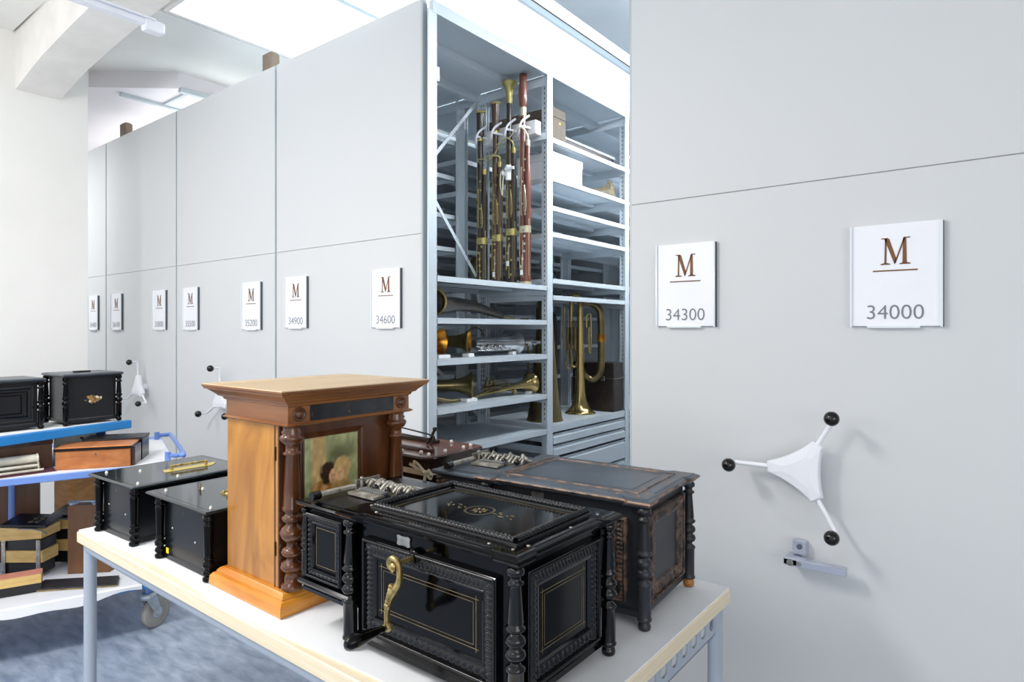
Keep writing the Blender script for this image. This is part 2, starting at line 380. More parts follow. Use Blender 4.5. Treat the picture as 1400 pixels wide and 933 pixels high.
# track on the ceiling over the cart side
t = thing('ceiling_track', 'white enamelled track hanging below the arched beam at top left', 'light track', (-3.6, 1.0, 3.09))
b = MB(); b.bbox(-3.625, -3.575, -0.6, 1.50, 3.055, 3.085, 0.004)
b.box(-3.64, -3.56, -0.6, 1.49, 3.085, 3.092); b.build('rail', 'white', t, world=True)
MB().bbox(-3.63, -3.57, 1.44, 1.54, 3.03, 3.09, 0.006).build('end_cap', 'white', t, world=True)
b = MB(); b.cyl((-3.6, 0.9, 3.09), (-3.6, 0.9, 3.46), 0.006); b.cyl((-3.6, -0.3, 3.09), (-3.6, -0.3, 3.46), 0.006)
b.build('hanger', 'white', t, world=True)

# ------------------------------------------------------------------ sign
def number_mesh(txt, h, w_target, m_, name, parent, loc):
    cu = bpy.data.curves.new(name, 'FONT'); cu.body = txt; cu.size = 1; cu.align_x = 'CENTER'; cu.extrude = 0.0; cu.offset = -0.006
    ob = bpy.data.objects.new(name, cu); COL.objects.link(ob)
    bpy.context.view_layer.update()
    dg = bpy.context.evaluated_depsgraph_get()
    me = bpy.data.meshes.new_from_object(ob.evaluated_get(dg))
    bpy.data.objects.remove(ob); bpy.data.curves.remove(cu)
    xs = [v.co.x for v in me.vertices]; ys = [v.co.y for v in me.vertices]
    sx = w_target / (max(xs) - min(xs)); sy = h / (max(ys) - min(ys)); cx = (max(xs) + min(xs)) / 2
    for v in me.vertices:
        x, y = v.co.x, v.co.y
        v.co = ((x - cx) * sx, 0, (y - min(ys)) * sy)
    me.materials.clear(); me.materials.append(K[m_])
    o = bpy.data.objects.new(name, me); COL.objects.link(o); o.parent = parent; o.location = loc
    return o

def letter_m(W, Hh):
    b = MB(); t = 0.0012
    def pr(poly): b.prism([((x - 0.5) * W, z * Hh) for x, z in poly], -t, 0)
    pr([(0.13, 0.04), (0.20, 0.04), (0.215, 0.96), (0.15, 0.96)])             # thin left stem
    pr([(0.76, 0.04), (0.91, 0.04), (0.89, 0.96), (0.78, 0.96)])              # thick right stem
    pr([(0.13, 0.97), (0.30, 0.97), (0.56, 0.18), (0.49, 0.0)])               # thick diagonal
    pr([(0.47, 0.04), (0.53, 0.06), (0.86, 0.97), (0.80, 0.97)])              # thin diagonal
    for x0, x1, z0 in ((0.0, 0.34, 0.0), (0.66, 1.04, 0.0)): pr([(x0, z0), (x1, z0), (x1, 0.035), (x1 - 0.1, 0.06), (x0 + 0.1, 0.06), (x0, 0.035)])
    for x0, x1 in ((0.02, 0.26), (0.80, 1.02)): pr([(x0, 1.0), (x1, 1.0), (x1, 0.955), (x0, 0.965)])
    return b

def sign(parent, x, z, num, yf, w_=0.212, h=0.297):
    # hangs on a panel whose face is at y = yf (world) ; x = centre, z = bottom
    R = parent
    b = MB()
    b.box(x - w_ / 2, x + w_ / 2, yf - 0.012, yf - 0.002, z, z + h)
    s = b.build('sign_plate', 'white', R, world=True)
    s['label'] = 'white plate with a brown letter M and the number ' + num
    e = MB(); e.box(x - w_ / 2 - 0.005, x - w_ / 2, yf - 0.018, yf - 0.0005, z - 0.003, z + h)
    e.box(x + w_ / 2, x + w_ / 2 + 0.005, yf - 0.018, yf - 0.0005, z - 0.003, z + h)
    e.box(x - w_ * 0.32, x + w_ * 0.28, yf - 0.016, yf - 0.0005, z - 0.006, z)
    e.m(1).box(x + w_ / 2 + 0.005, x + w_ / 2 + 0.0065, yf - 0.014, yf - 0.0005, z - 0.003, z + h - 0.003)
    e.build('sign_holder', ['acryl', 'slot'], s, world=True)
    wm = ROOTM[R.name].inverted()
    m_ = letter_m(0.072, 0.078); 
    m_.v = [(a + x, c_ + yf - 0.0122, d + z + h * 0.60) for a, c_, d in m_.v]
    m_.box(x - 0.056, x + 0.056, yf - 0.0134, yf - 0.0122, z + h * 0.535, z + h * 0.548)
    m_.build('letter', 'brown_ink', s, world=True)
    number_mesh(num, 0.041, 0.142, 'grey_ink', 'number', s, wm @ Vector((x, yf - 0.0130, z + 0.020)))

def handwheel(parent, x, z, yf, ang=0.0):
    b = MB()
    # concave three-pointed hub
    pts = []
    for k in range(3):
        a = ang + k * 2 * PI / 3; a2 = ang + (k + 1) * 2 * PI / 3
        p = Vector((math.cos(a), math.sin(a))) * 0.098; tn = Vector((-math.sin(a), math.cos(a)))
        q = Vector((math.cos(a2), math.sin(a2))) * 0.098; tn2 = Vector((-math.sin(a2), math.cos(a2)))
        A = p + tn * 0.016; B = q - tn2 * 0.016; mid = (A + B) / 2 * 0.72
        for i in range(8):
            t = i / 7; pts.append(((1 - t) ** 2 * A + 2 * t * (1 - t) * mid + t * t * B))
    rings = []
    for (sc, yy) in ((0.93, -0.038), (1.0, -0.046), (1.0, -0.062), (0.94, -0.070), (0.5, -0.074)):
        rings.append([(x + p.x * sc, yf + yy, z + p.y * sc) for p in pts])
    b.loft(rings)
    b.cyl((x, yf, z), (x, yf - 0.04, z), 0.028, n=20)
    hub = b.build('handwheel', 'white', parent, world=True)
    for k in range(3):
        a = ang + k * 2 * PI / 3; d = Vector((math.cos(a), 0, math.sin(a)))
        p0 = Vector((x, yf - 0.056, z)) + d * 0.09; p1 = Vector((x, yf - 0.064, z)) + d * 0.200
        sp = MB().tube([p0, p0.lerp(p1, 0.9), p1 + Vector((0, -0.006, 0)), p1 + Vector((0, -0.05, 0))], 0.0072, 10, 5)
        sp.build('spoke', 'white', hub, world=True)
        MB().ball((p1.x, yf - 0.122, p1.z), 0.0215, 18, (1, 1, 1)).build('knob', 'knob', hub, world=True)

def end_panel(t, x0, x1, yf, zt=3.05, seam=1.915):
    # front board made of a lower and an upper sheet with rounded vertical edges
    for nm, z0, z1 in (('lower_end_panel', 0.03, seam - 0.0008), ('upper_end_panel', seam + 0.0008, zt)):
        MB().bbox(x0 + 0.012, x1 - 0.012, yf, yf + 0.028, z0, z1, 0.002).build(nm, 'panel', t, world=True)
    e = MB(); e.box(x0 + 0.004, x0 + 0.012, yf + 0.002, yf + 0.03, 0.03, zt); e.box(x1 - 0.012, x1 - 0.004, yf + 0.002, yf + 0.03, 0.03, zt)
    e.m(1).box(x0, x0 + 0.004, yf + 0.008, yf + 0.03, 0.03, zt - 0.02); e.box(x1 - 0.004, x1, yf + 0.008, yf + 0.03, 0.03, zt - 0.02)
    e.build('edge_profile', ['edge', 'seal'], t, world=True)
    MB().box(x0 + 0.02, x1 - 0.02, yf + 0.032, yf + 3.2, 0.004, 0.05).build('base_rail', 'steel', t, world=True)

YF = 2.15
# closed cabinets on the left
closed = [
    (-4.809, -3.509, ['35200', '35500'], (-3.763, -4.567), -4.055, 'closed white shelving unit numbered 35200 and 35500 beside the open aisle unit', 0),
    (-6.114, -4.813, ['35800', '36100'], (-5.062, -5.865), -5.326, 'closed white shelving unit numbered 35800 and 36100', 8),
    (-7.42, -6.118, ['36400'], (-6.37,), None, 'leftmost closed white shelving unit numbered 36400, cut off by the pier', 0),
]
for x0, x1, nums, sx, hub, lab, dt in closed:
    t = thing('mobile_shelving_unit', lab, 'shelving unit', ((x0 + x1) / 2, YF, 0), 0, 'mobile shelving units with white end panels')
    end_panel(t, x0, x1, YF)
    b = MB(); b.box(x0 + 0.03, x1 - 0.03, YF + 0.032, YF + 3.2, 2.97, 3.0)
    b.build('roof_panel', 'steel', t, world=True)
    MB().box(x0 + 0.02, x0 + 0.025, YF + 0.032, YF + 3.2, 0.05, 2.96).build('side_light_stop', 'steel', t, world=True)  # sheet added to keep the depth behind the open shelves dark
    MB().box(x0 + 0.03, x1 - 0.03, YF + 3.19, YF + 3.2, 0.05, 2.96).build('rear_light_stop', 'steel', t, world=True)  # added to shut out the bright wall behind the unit
    if x1 > -3.6:
        for k in range(3):
            for z in (0.5, 0.8, 1.12, 1.4, 1.7, 1.95, 2.2, 2.45, 2.7):
                MB().box(x1 - 0.6, x1 - 0.01, 2.2 + k * 0.98, 3.14 + k * 0.98, z - 0.03, z).build('shelf', 'steel', t, world=True)
            MB().box(x1 - 0.05, x1 - 0.01, 3.15 + k * 0.98, 3.17 + k * 0.98, 0.05, 2.95).build('upright_post', 'steel', t, world=True)
    for n_, x in zip(nums, sx): sign(t, x, 1.452, n_, YF)
    if hub: handwheel(t, hub, 1.0, YF, math.radians(92 if dt == 0 else 88))
for x, lab in ((-3.83, 'dark brown block on top of the cabinets below the light panel'), (-6.13, 'dark brown block on the far left cabinet tops')):
    b = MB(); b.bbox(x - 0.055, x + 0.055, 2.28, 2.35, 3.0, 3.262, 0.012)
    tag(b.build('ceiling_guide_block', 'block'), lab, 'guide block')

# ------------------------------------------------------------------ open shelving unit
UX0, UX1 = -3.505, -2.235
open_t = thing('mobile_shelving_unit', 'open steel shelving unit holding bassoons and horns, end panel numbered 34600 and 34900', 'shelving unit', (-2.87, YF, 0), 0, 'mobile shelving units with white end panels')
end_panel(open_t, UX0, UX1, YF)
sign(open_t, -2.4915, 1.461, '34600', YF); sign(open_t, -3.2785, 1.461, '34900', YF)

def post(t, x, y, top=2.995, slots=True, sx=1):
    b = MB(); b.box(x - 0.004, x + 0.004, y - 0.028, y + 0.028, 0.05, top)
    b.box(x - 0.055 * sx, x, y - 0.004, y + 0.004, 0.05, top)
    b.box(x - 0.055 * sx, x, y + 0.020, y + 0.028, 0.05, top)
    if slots:
        b.m(1)
        z = 0.9
        while z < top - 0.05:
            for dx in (-0.014, -0.034):
                b.box(x + dx * sx - 0.003, x + dx * sx + 0.003, y - 0.0046, y - 0.004, z, z + 0.014)
            z += 0.03
    return b.build('upright_post', ['steel', 'slot'], t, world=True)

def shelf(t, x0, x1, y0, y1, ztop, lip=0.032, rib=True):
    b = MB(); b.box(x0, x1, y0, y1, ztop - 0.003, ztop)
    b.box(x0, x0 + 0.003, y0, y1, ztop - lip, ztop - 0.003); b.box(x1 - 0.003, x1, y0, y1, ztop - lip, ztop - 0.003)
    b.box(x0, x0 + 0.018, y0, y1, ztop - lip, ztop - lip + 0.003); b.box(x1 - 0.018, x1, y0, y1, ztop - lip, ztop - lip + 0.003)
    b.box(x0, x1, y0, y0 + 0.003, ztop - lip, ztop - 0.003); b.box(x0, x1, y1 - 0.003, y1, ztop - lip, ztop - 0.003)
    if rib: b.box((x0 + x1) / 2 - 0.02, (x0 + x1) / 2 + 0.02, y0 + 0.01, y1 - 0.01, ztop - 0.025, ztop - 0.003)
    return b.build('shelf', 'steel', t, world=True)

PY = [2.183, 3.175, 4.155, 5.135]
FX, MX, MX2, RX = -2.205, -2.76, -2.95, -3.495
for y in PY:
    post(open_t, FX, y, slots=y > 2.5); post(open_t, MX, y, slots=False if y > 4 else True, sx=-1); post(open_t, MX2, y, slots=False, sx=-1); post(open_t, RX, y, slots=False, sx=-1)
for i in range(3):
    y0, y1 = PY[i] + 0.03, PY[i + 1] - 0.03
    if i == 0: lv = [1.714, 1.508, 1.303, 1.062, 0.850, 0.45]
    else: lv = [2.62, 2.385, 2.205, 2.045, 1.762, 1.66, 0.866]
    for z in lv:
        shelf(open_t, MX + 0.01, FX + 0.003, y0, y1, z, 0.045 if z == 0.866 and i else 0.032)
    lv2 = [2.62, 2.40, 2.2, 2.0, 1.8, 1.56, 1.32, 1.08, 0.85] if i else [2.72, 2.48, 2.22, 2.0, 1.78, 1.4, 1.15, 0.9]
    for z in lv2: shelf(open_t, RX, MX2 - 0.01, y0, y1, z)
    # top frame, with inclined edges
    b = MB(); b.box(RX, FX + 0.004, y0 - 0.025, y1 + 0.025, 3.0, 3.006)
    b.box(FX - 0.02, FX + 0.006, y0 - 0.03, y1 + 0.03, 2.985, 3.045)
    b.box(FX - 0.30, FX - 0.24, y0 - 0.02, y1 + 0.02, 2.955, 3.0)
    b.box(MX - 0.03, MX + 0.01, y0 - 0.02, y1 + 0.02, 2.94, 3.0)
    b.build('top_panel', 'steel', open_t, world=True)
    # side rails joining the posts
    MB().box(RX, FX, y1 + 0.012, y1 + 0.03, 2.93, 2.98).build('top_side_rail', 'steel', open_t, world=True)
    for xa, xb in ((MX, FX), (RX, MX2)):
        for z in lv[:-1]:
            MB().box(xa, xb, y1 + 0.014, y1 + 0.024, z - 0.055, z - 0.018).build('side_rail', 'steel', open_t, world=True)
def flatbar(t, p, q, nm='diagonal_brace', wd=0.011):
    p = Vector(p); q = Vector(q); d = (q - p).normalized(); n = Vector((1, 0, 0)); u = d.cross(n).normalized() * wd; n = n * 0.002
    b = MB(); b.loft([[p - u - n, p + u - n, p + u + n, p - u + n], [q - u - n, q + u - n, q + u + n, q - u + n]])
    return b.build(nm, 'steel', t, world=True)
flatbar(open_t, (-2.768, 2.24, 1.93), (-2.768, 3.15, 2.945))
flatbar(open_t, (-2.773, 2.24, 2.85), (-2.773, 3.15, 1.80))
for (ya, yb) in ((3.2, 4.13), (4.18, 5.1)):
    flatbar(open_t, (-3.505, ya, 1.3), (-3.505, yb, 2.2)); flatbar(open_t, (-3.510, ya, 2.2), (-3.510, yb, 1.3))
flatbar(open_t, (-2.768, 2.24, 1.66), (-2.768, 3.15, 0.9)); 
MB().box(RX, FX, 5.17, 5.18, 0.05, 2.98).build('rear_light_stop', 'steel', open_t, world=True)  # added behind the last bay so the bright wall stays hidden
# drawers in the second and third bay
for i in (1, 2):
    y0, y1 = PY[i] + 0.035, PY[i + 1] - 0.035
    z = 0.812
    for k, h in enumerate((0.062, 0.062, 0.13, 0.13, 0.2)):
        b = MB(); zz = z - h
        b.loft([[(FX - 0.01, y, zz), (FX + 0.006, y, zz), (FX + 0.006, y, z - 0.022), (FX - 0.006, y, z - 0.012), (FX + 0.004, y, z), (FX - 0.01, y, z)] for y in (y0, y1)])
        b.box(MX + 0.03, FX - 0.01, y0 + 0.01, y1 - 0.01, zz, zz + 0.003)
        b.box(MX + 0.03, FX - 0.01, y0 + 0.01, y0 + 0.013, zz, z - 0.012); b.box(MX + 0.03, FX - 0.01, y1 - 0.013, y1 - 0.01, zz, z - 0.012)
        b.build('drawer', 'steel', open_t, world=True)
        z = zz - (0.012 if k != 1 else 0.018)
# small white catch on post near the top left
MB().bbox(-2.236, -2.197, 2.212, 2.228, 2.66, 2.73, 0.003).build('door_catch', 'white', open_t, world=True)

# ------------------------------------------------------------------ right-hand shelving unit
rt = thing('mobile_shelving_unit', 'large white end panel at right numbered 34300 and 34000 with three-spoke handwheel', 'shelving unit', (-0.55, YF, 0), 0, 'mobile shelving units with white end panels')
end_panel(rt, -1.133, 0.040, YF, 3.05, 1.915)
sign(rt, -0.9065, 1.463, '34300', YF, 0.207, 0.29); sign(rt, -0.269, 1.461, '34000', YF, 0.222, 0.297)
handwheel(rt, -0.514, 1.018, YF, math.radians(60))
b = MB(); b.box(-1.12, 0.01, YF + 0.032, YF + 3.2, 2.97, 3.0); b.build('roof_panel', 'steel', rt, world=True)
for y in PY: post(rt, -1.105, y, slots=False, sx=-1)
for i in range(3):
    for z in (0.5, 0.9, 1.3, 1.7, 2.1, 2.5): shelf(rt, -1.108, -0.56, PY[i] + 0.03, PY[i + 1] - 0.03, z)
# locking bar under the wheel
b = MB(); b.bbox(-0.545, -0.505, YF - 0.03, YF - 0.0005, 0.745, 0.79, 0.003); b.m(1).cyl((-0.524, YF - 0.034, 0.772), (-0.524, YF - 0.028, 0.772), 0.008)
lk = b.build('lock_bracket', ['chrome', 'slot'], rt, world=True)
b = MB(); b.bbox(-0.560, -0.385, YF - 0.075, YF - 0.045, 0.722, 0.745, 0.002); b.bbox(-0.560, -0.52, YF - 0.075, YF - 0.0006, 0.724, 0.743, 0.002)
b.m(1).cyl((-0.54, YF - 0.079, 0.733), (-0.54, YF - 0.074, 0.733), 0.01); b.cyl((-0.515, YF - 0.079, 0.733), (-0.515, YF - 0.074, 0.733), 0.007)
b.build('lock_bar', ['chrome', 'nickel'], lk, world=True)
# ------------------------------------------------------------------ work table
TX0, TX1, TY0, TY1, TZ = -2.571, -0.604, 0.812, 1.731, 0.75
tt = thing('work_table', 'long white-topped table with pale wooden edge on grey round steel legs, in the foreground', 'table', ((TX0 + TX1) / 2, (TY0 + TY1) / 2, 0))
b = MB(); b.bbox(TX0, TX1, TY0, TY1, TZ - 0.043, TZ - 0.004, 0.003)
b.build('tabletop', 'ply', tt, world=True)
fr = MB()
zf = TZ - 0.043 - 0.020
for (a, c_) in (((TX0 + 0.03, TY0 + 0.032), (TX1 - 0.03, TY0 + 0.032)), ((TX0 + 0.03, TY1 - 0.035), (TX1 - 0.03, TY1 - 0.035)), ((TX0 + 0.03, TY0 + 0.032), (TX0 + 0.03, TY1 - 0.035))):
    fr.cyl((a[0], a[1], zf), (c_[0], c_[1], zf), 0.019, n=18)
fr.build('frame', 'tube', tt, world=True)
for x in (TX0 + 0.03, TX1 - 0.03):
    for y in (TY0 + 0.032, TY1 - 0.035):
        l = MB(); l.cyl((x, y, 0.01), (x, y, TZ - 0.045), 0.0195, n=20); l.cyl((x, y, 0), (x, y, 0.012), 0.022)
        l.build('leg', 'tube', tt, world=True)
# perforated end rail
b = MB(); xr = TX1 - 0.022; ya, yb = TY0 + 0.05, TY1 - 0.05; z0, z1 = TZ - 0.115, TZ - 0.044
nh = 14; pit = (yb - ya) / nh; rr = 0.0165; zc = (z0 + z1) / 2
for k in range(nh):
    yc = ya + pit * (k + 0.5); ac = math.atan2(z1 - z0, pit)
    angs = sorted([2 * PI * q / 24 for q in range(24)] + [ac % (2 * PI), (PI - ac), (PI + ac), (2 * PI - ac)]); N_ = len(angs)
    outer = []; inner = []
    for q in range(N_):
        a = angs[q]
        cx_, cz_ = math.cos(a), math.sin(a); s_ = max(abs(cx_) / (pit / 2), abs(cz_) / ((z1 - z0) / 2))
        outer.append((yc + cx_ / s_, zc + cz_ / s_)); inner.append((yc + cx_ * rr, zc + cz_ * rr))
    for X_ in (xr, xr - 0.004):
        b.loft([[(X_, p[0], p[1]) for p in outer], [(X_, p[0], p[1]) for p in inner]], cap=False)
    b.loft([[(xr, p[0], p[1]) for p in inner], [(xr - 0.004, p[0], p[1]) for p in inner]], cap=False)
b.box(xr - 0.02, xr, ya - 0.03, yb + 0.03, z1 - 0.001, z1); b.box(xr - 0.02, xr, ya - 0.03, yb + 0.03, z0, z0 + 0.002)
b.build('perforated_rail', 'tube', tt, world=True)
# foam sheet on the table, with a slightly wavy front edge
b = MB(); n = 60
def fe(x): return TY0 + 0.006 + 0.022 * (0.5 + 0.5 * math.sin(x * 6.0 + 1.0)) * (1 if x > TX0 + 0.1 else 0.2)
top = []; 
rA = [(TX0 + 0.003 + (TX1 - TX0 - 0.006) * i / n, fe(TX0 + (TX1 - TX0) * i / n)) for i in range(n + 1)]
pl = rA + [(TX1 - 0.003, TY1 - 0.004), (TX0 + 0.003, TY1 - 0.004)]
b.loft([[(x, y, TZ - 0.0038) for x, y in pl], [(x, y, TZ) for x, y in pl]])
tag(b.build('foam_sheet', 'liner'), 'thin white foam sheet covering the work table top', 'protective sheet')

# ------------------------------------------------------------------ turned columns
def column_profile(h, r):
    q = [(0.55, 0.0), (0.85, 0.012), (0.92, 0.035), (0.80, 0.06), (0.5, 0.075), (1.02, 0.082), (1.06, 0.095), (0.95, 0.108),
         (0.93, 0.115), (0.95, 0.36), (1.08, 0.368), (1.08, 0.385), (0.6, 0.405), (0.55, 0.42), (1.0, 0.44), (1.16, 0.465), (1.0, 0.49), (0.62, 0.505),
         (1.0, 0.525), (1.14, 0.545), (1.0, 0.57), (0.6, 0.59), (0.6, 0.60), (1.05, 0.615), (1.12, 0.63), (0.8, 0.645), (0.88, 0.66),
         (0.62, 0.87), (0.60, 0.885), (0.92, 0.895), (0.92, 0.91), (0.6, 0.92), (0.62, 0.945), (1.0, 0.958), (1.0, 0.985), (0.8, 1.0)]
    return [(a * r, z * h) for a, z in q]
def column(x, y, z0, h, r, m_, parent, foot=None, flute=True):
    b = MB(); pr = column_profile(h, r)
    b.lathe(pr, (x, y, z0), (0, 0, 1), 24, flutes=(h * 0.655, h * 0.872) if flute else None)
    o = b.build('turned_column', m_, parent)
    return o

def ring_frame(b, mp, u0, u1, v0, v1, rings):
    R = []
    for (ins, hh) in rings:
        R.append([mp(u0 + ins, v0 + ins, hh), mp(u1 - ins, v0 + ins, hh), mp(u1 - ins, v1 - ins, hh), mp(u0 + ins, v1 - ins, hh)])
    b.loft(R, cap=False)

def line_rect(b, mp, u0, u1, v0, v1, w_, hh, over=0.0):
    for (a0, a1, c0, c1) in ((u0 - over, u1 + over, v0, v0 + w_), (u0 - over, u1 + over, v1 - w_, v1), (u0, u0 + w_, v0 - over, v1 + over), (u1 - w_, u1, v0 - over, v1 + over)):
        b.add([mp(a0, c0, hh), mp(a1, c0, hh), mp(a1, c1, hh), mp(a0, c1, hh)], [(0, 1, 2, 3)], False)

def face_map(axis, c_, sgn=-1):
    if axis == 'y': return lambda u, v, h: (u, c_ + sgn * h, v)
    return lambda u, v, h: (c_ + sgn * h, u, v)

def carved_panel(parent, mp, U, V, Nn, u0, u1, v0, v1, mats, gold=True, cw=0.020, fw=0.008, name='panel'):
    """raised frame with two carved bands around a plain field"""
    b = MB()
    ring_frame(b, mp, u0, u1, v0, v1, [(0, 0), (0, 0.010), (0.003, 0.013), (fw - 0.002, 0.012), (fw, 0.007)])
    ring_frame(b, mp, u0, u1, v0, v1, [(fw, 0.007), (fw + cw + 0.002, 0.007), (fw + cw + 0.004, 0.009), (fw + cw + 0.007, 0.0085), (fw + cw + 0.010, 0.003)])
    i = fw + 0.001
    O = lambda u, v: Vector(mp(u, v, 0.0072))
    Uv, Vv = Vector(U), Vector(V)
    b.carved(O(u0 + i, v0 + i), Uv, Vv, Nn, u1 - u0 - 2 * i, cw, 0.005, 0.016, 2)
    b.carved(O(u0 + i, v1 - i - cw), Uv, Vv, Nn, u1 - u0 - 2 * i, cw, 0.005, 0.011, 1)
    b.carved(O(u0 + i, v0 + i), Vv, Uv, Nn, v1 - v0 - 2 * i, cw, 0.005, 0.011, 0)
    b.carved(O(u1 - i - cw, v0 + i), Vv, Uv, Nn, v1 - v0 - 2 * i, cw, 0.005, 0.011, 0)
    # fine rope along the outer edge
    for (p, q) in (((u0 + 0.004, v1 - 0.004), (u1 - 0.004, v1 - 0.004)), ((u0 + 0.004, v0 + 0.004), (u1 - 0.004, v0 + 0.004)), ((u0 + 0.004, v0 + 0.004), (u0 + 0.004, v1 - 0.004)), ((u1 - 0.004, v0 + 0.004), (u1 - 0.004, v1 - 0.004))):
        b.rope(mp(p[0], p[1], 0.012), mp(q[0], q[1], 0.012), 0.0032, 0.010, 3, 8)
    fr_ = b.build('carved_frame', mats[1], parent)
    k = fw + cw + 0.009
    f = MB(); f.add([mp(u0 + k, v0 + k, 0.003), mp(u1 - k, v0 + k, 0.003), mp(u1 - k, v1 - k, 0.003), mp(u0 + k, v1 - k, 0.003)], [(0, 1, 2, 3)])
    if gold:
        f.m(1)
        if name == 'wing_panel':
            line_rect(f, mp, u0 + k + 0.007, u1 - k - 0.007, v0 + k + 0.007, v1 - k - 0.007, 0.0011, 0.0034, 0.0)
        else:
            line_rect(f, mp, u0 + k + 0.016, u1 - k - 0.016, v0 + k + 0.016, v1 - k - 0.016, 0.0010, 0.0034, 0.006)
            line_rect(f, mp, u0 + k + 0.023, u1 - k - 0.023, v0 + k + 0.023, v1 - k - 0.023, 0.0008, 0.0034, 0.0)
    f.build(name, [mats[0], 'gold'], parent)

def lid_ring(a, b_, e, ear, z, off):
    a += off; b_ += off; q = ear; s_ = 0.012
    return [(-a - e, -b_ - e, z), (-a + q, -b_ - e, z), (-a + q + s_, -b_, z), (a - q - s_, -b_, z), (a - q, -b_ - e, z), (a + e, -b_ - e, z),
            (a + e, -b_ + q, z), (a, -b_ + q + s_, z), (a, b_ - q - s_, z), (a + e, b_ - q, z), (a + e, b_ + e, z), (a - q, b_ + e, z), (a - q - s_, b_, z),
            (-a + q + s_, b_, z), (-a + q, b_ + e, z), (-a - e, b_ + e, z), (-a - e, b_ - q, z), (-a, b_ - q - s_, z), (-a, -b_ + q + s_, z), (-a - e, -b_ + q, z)]

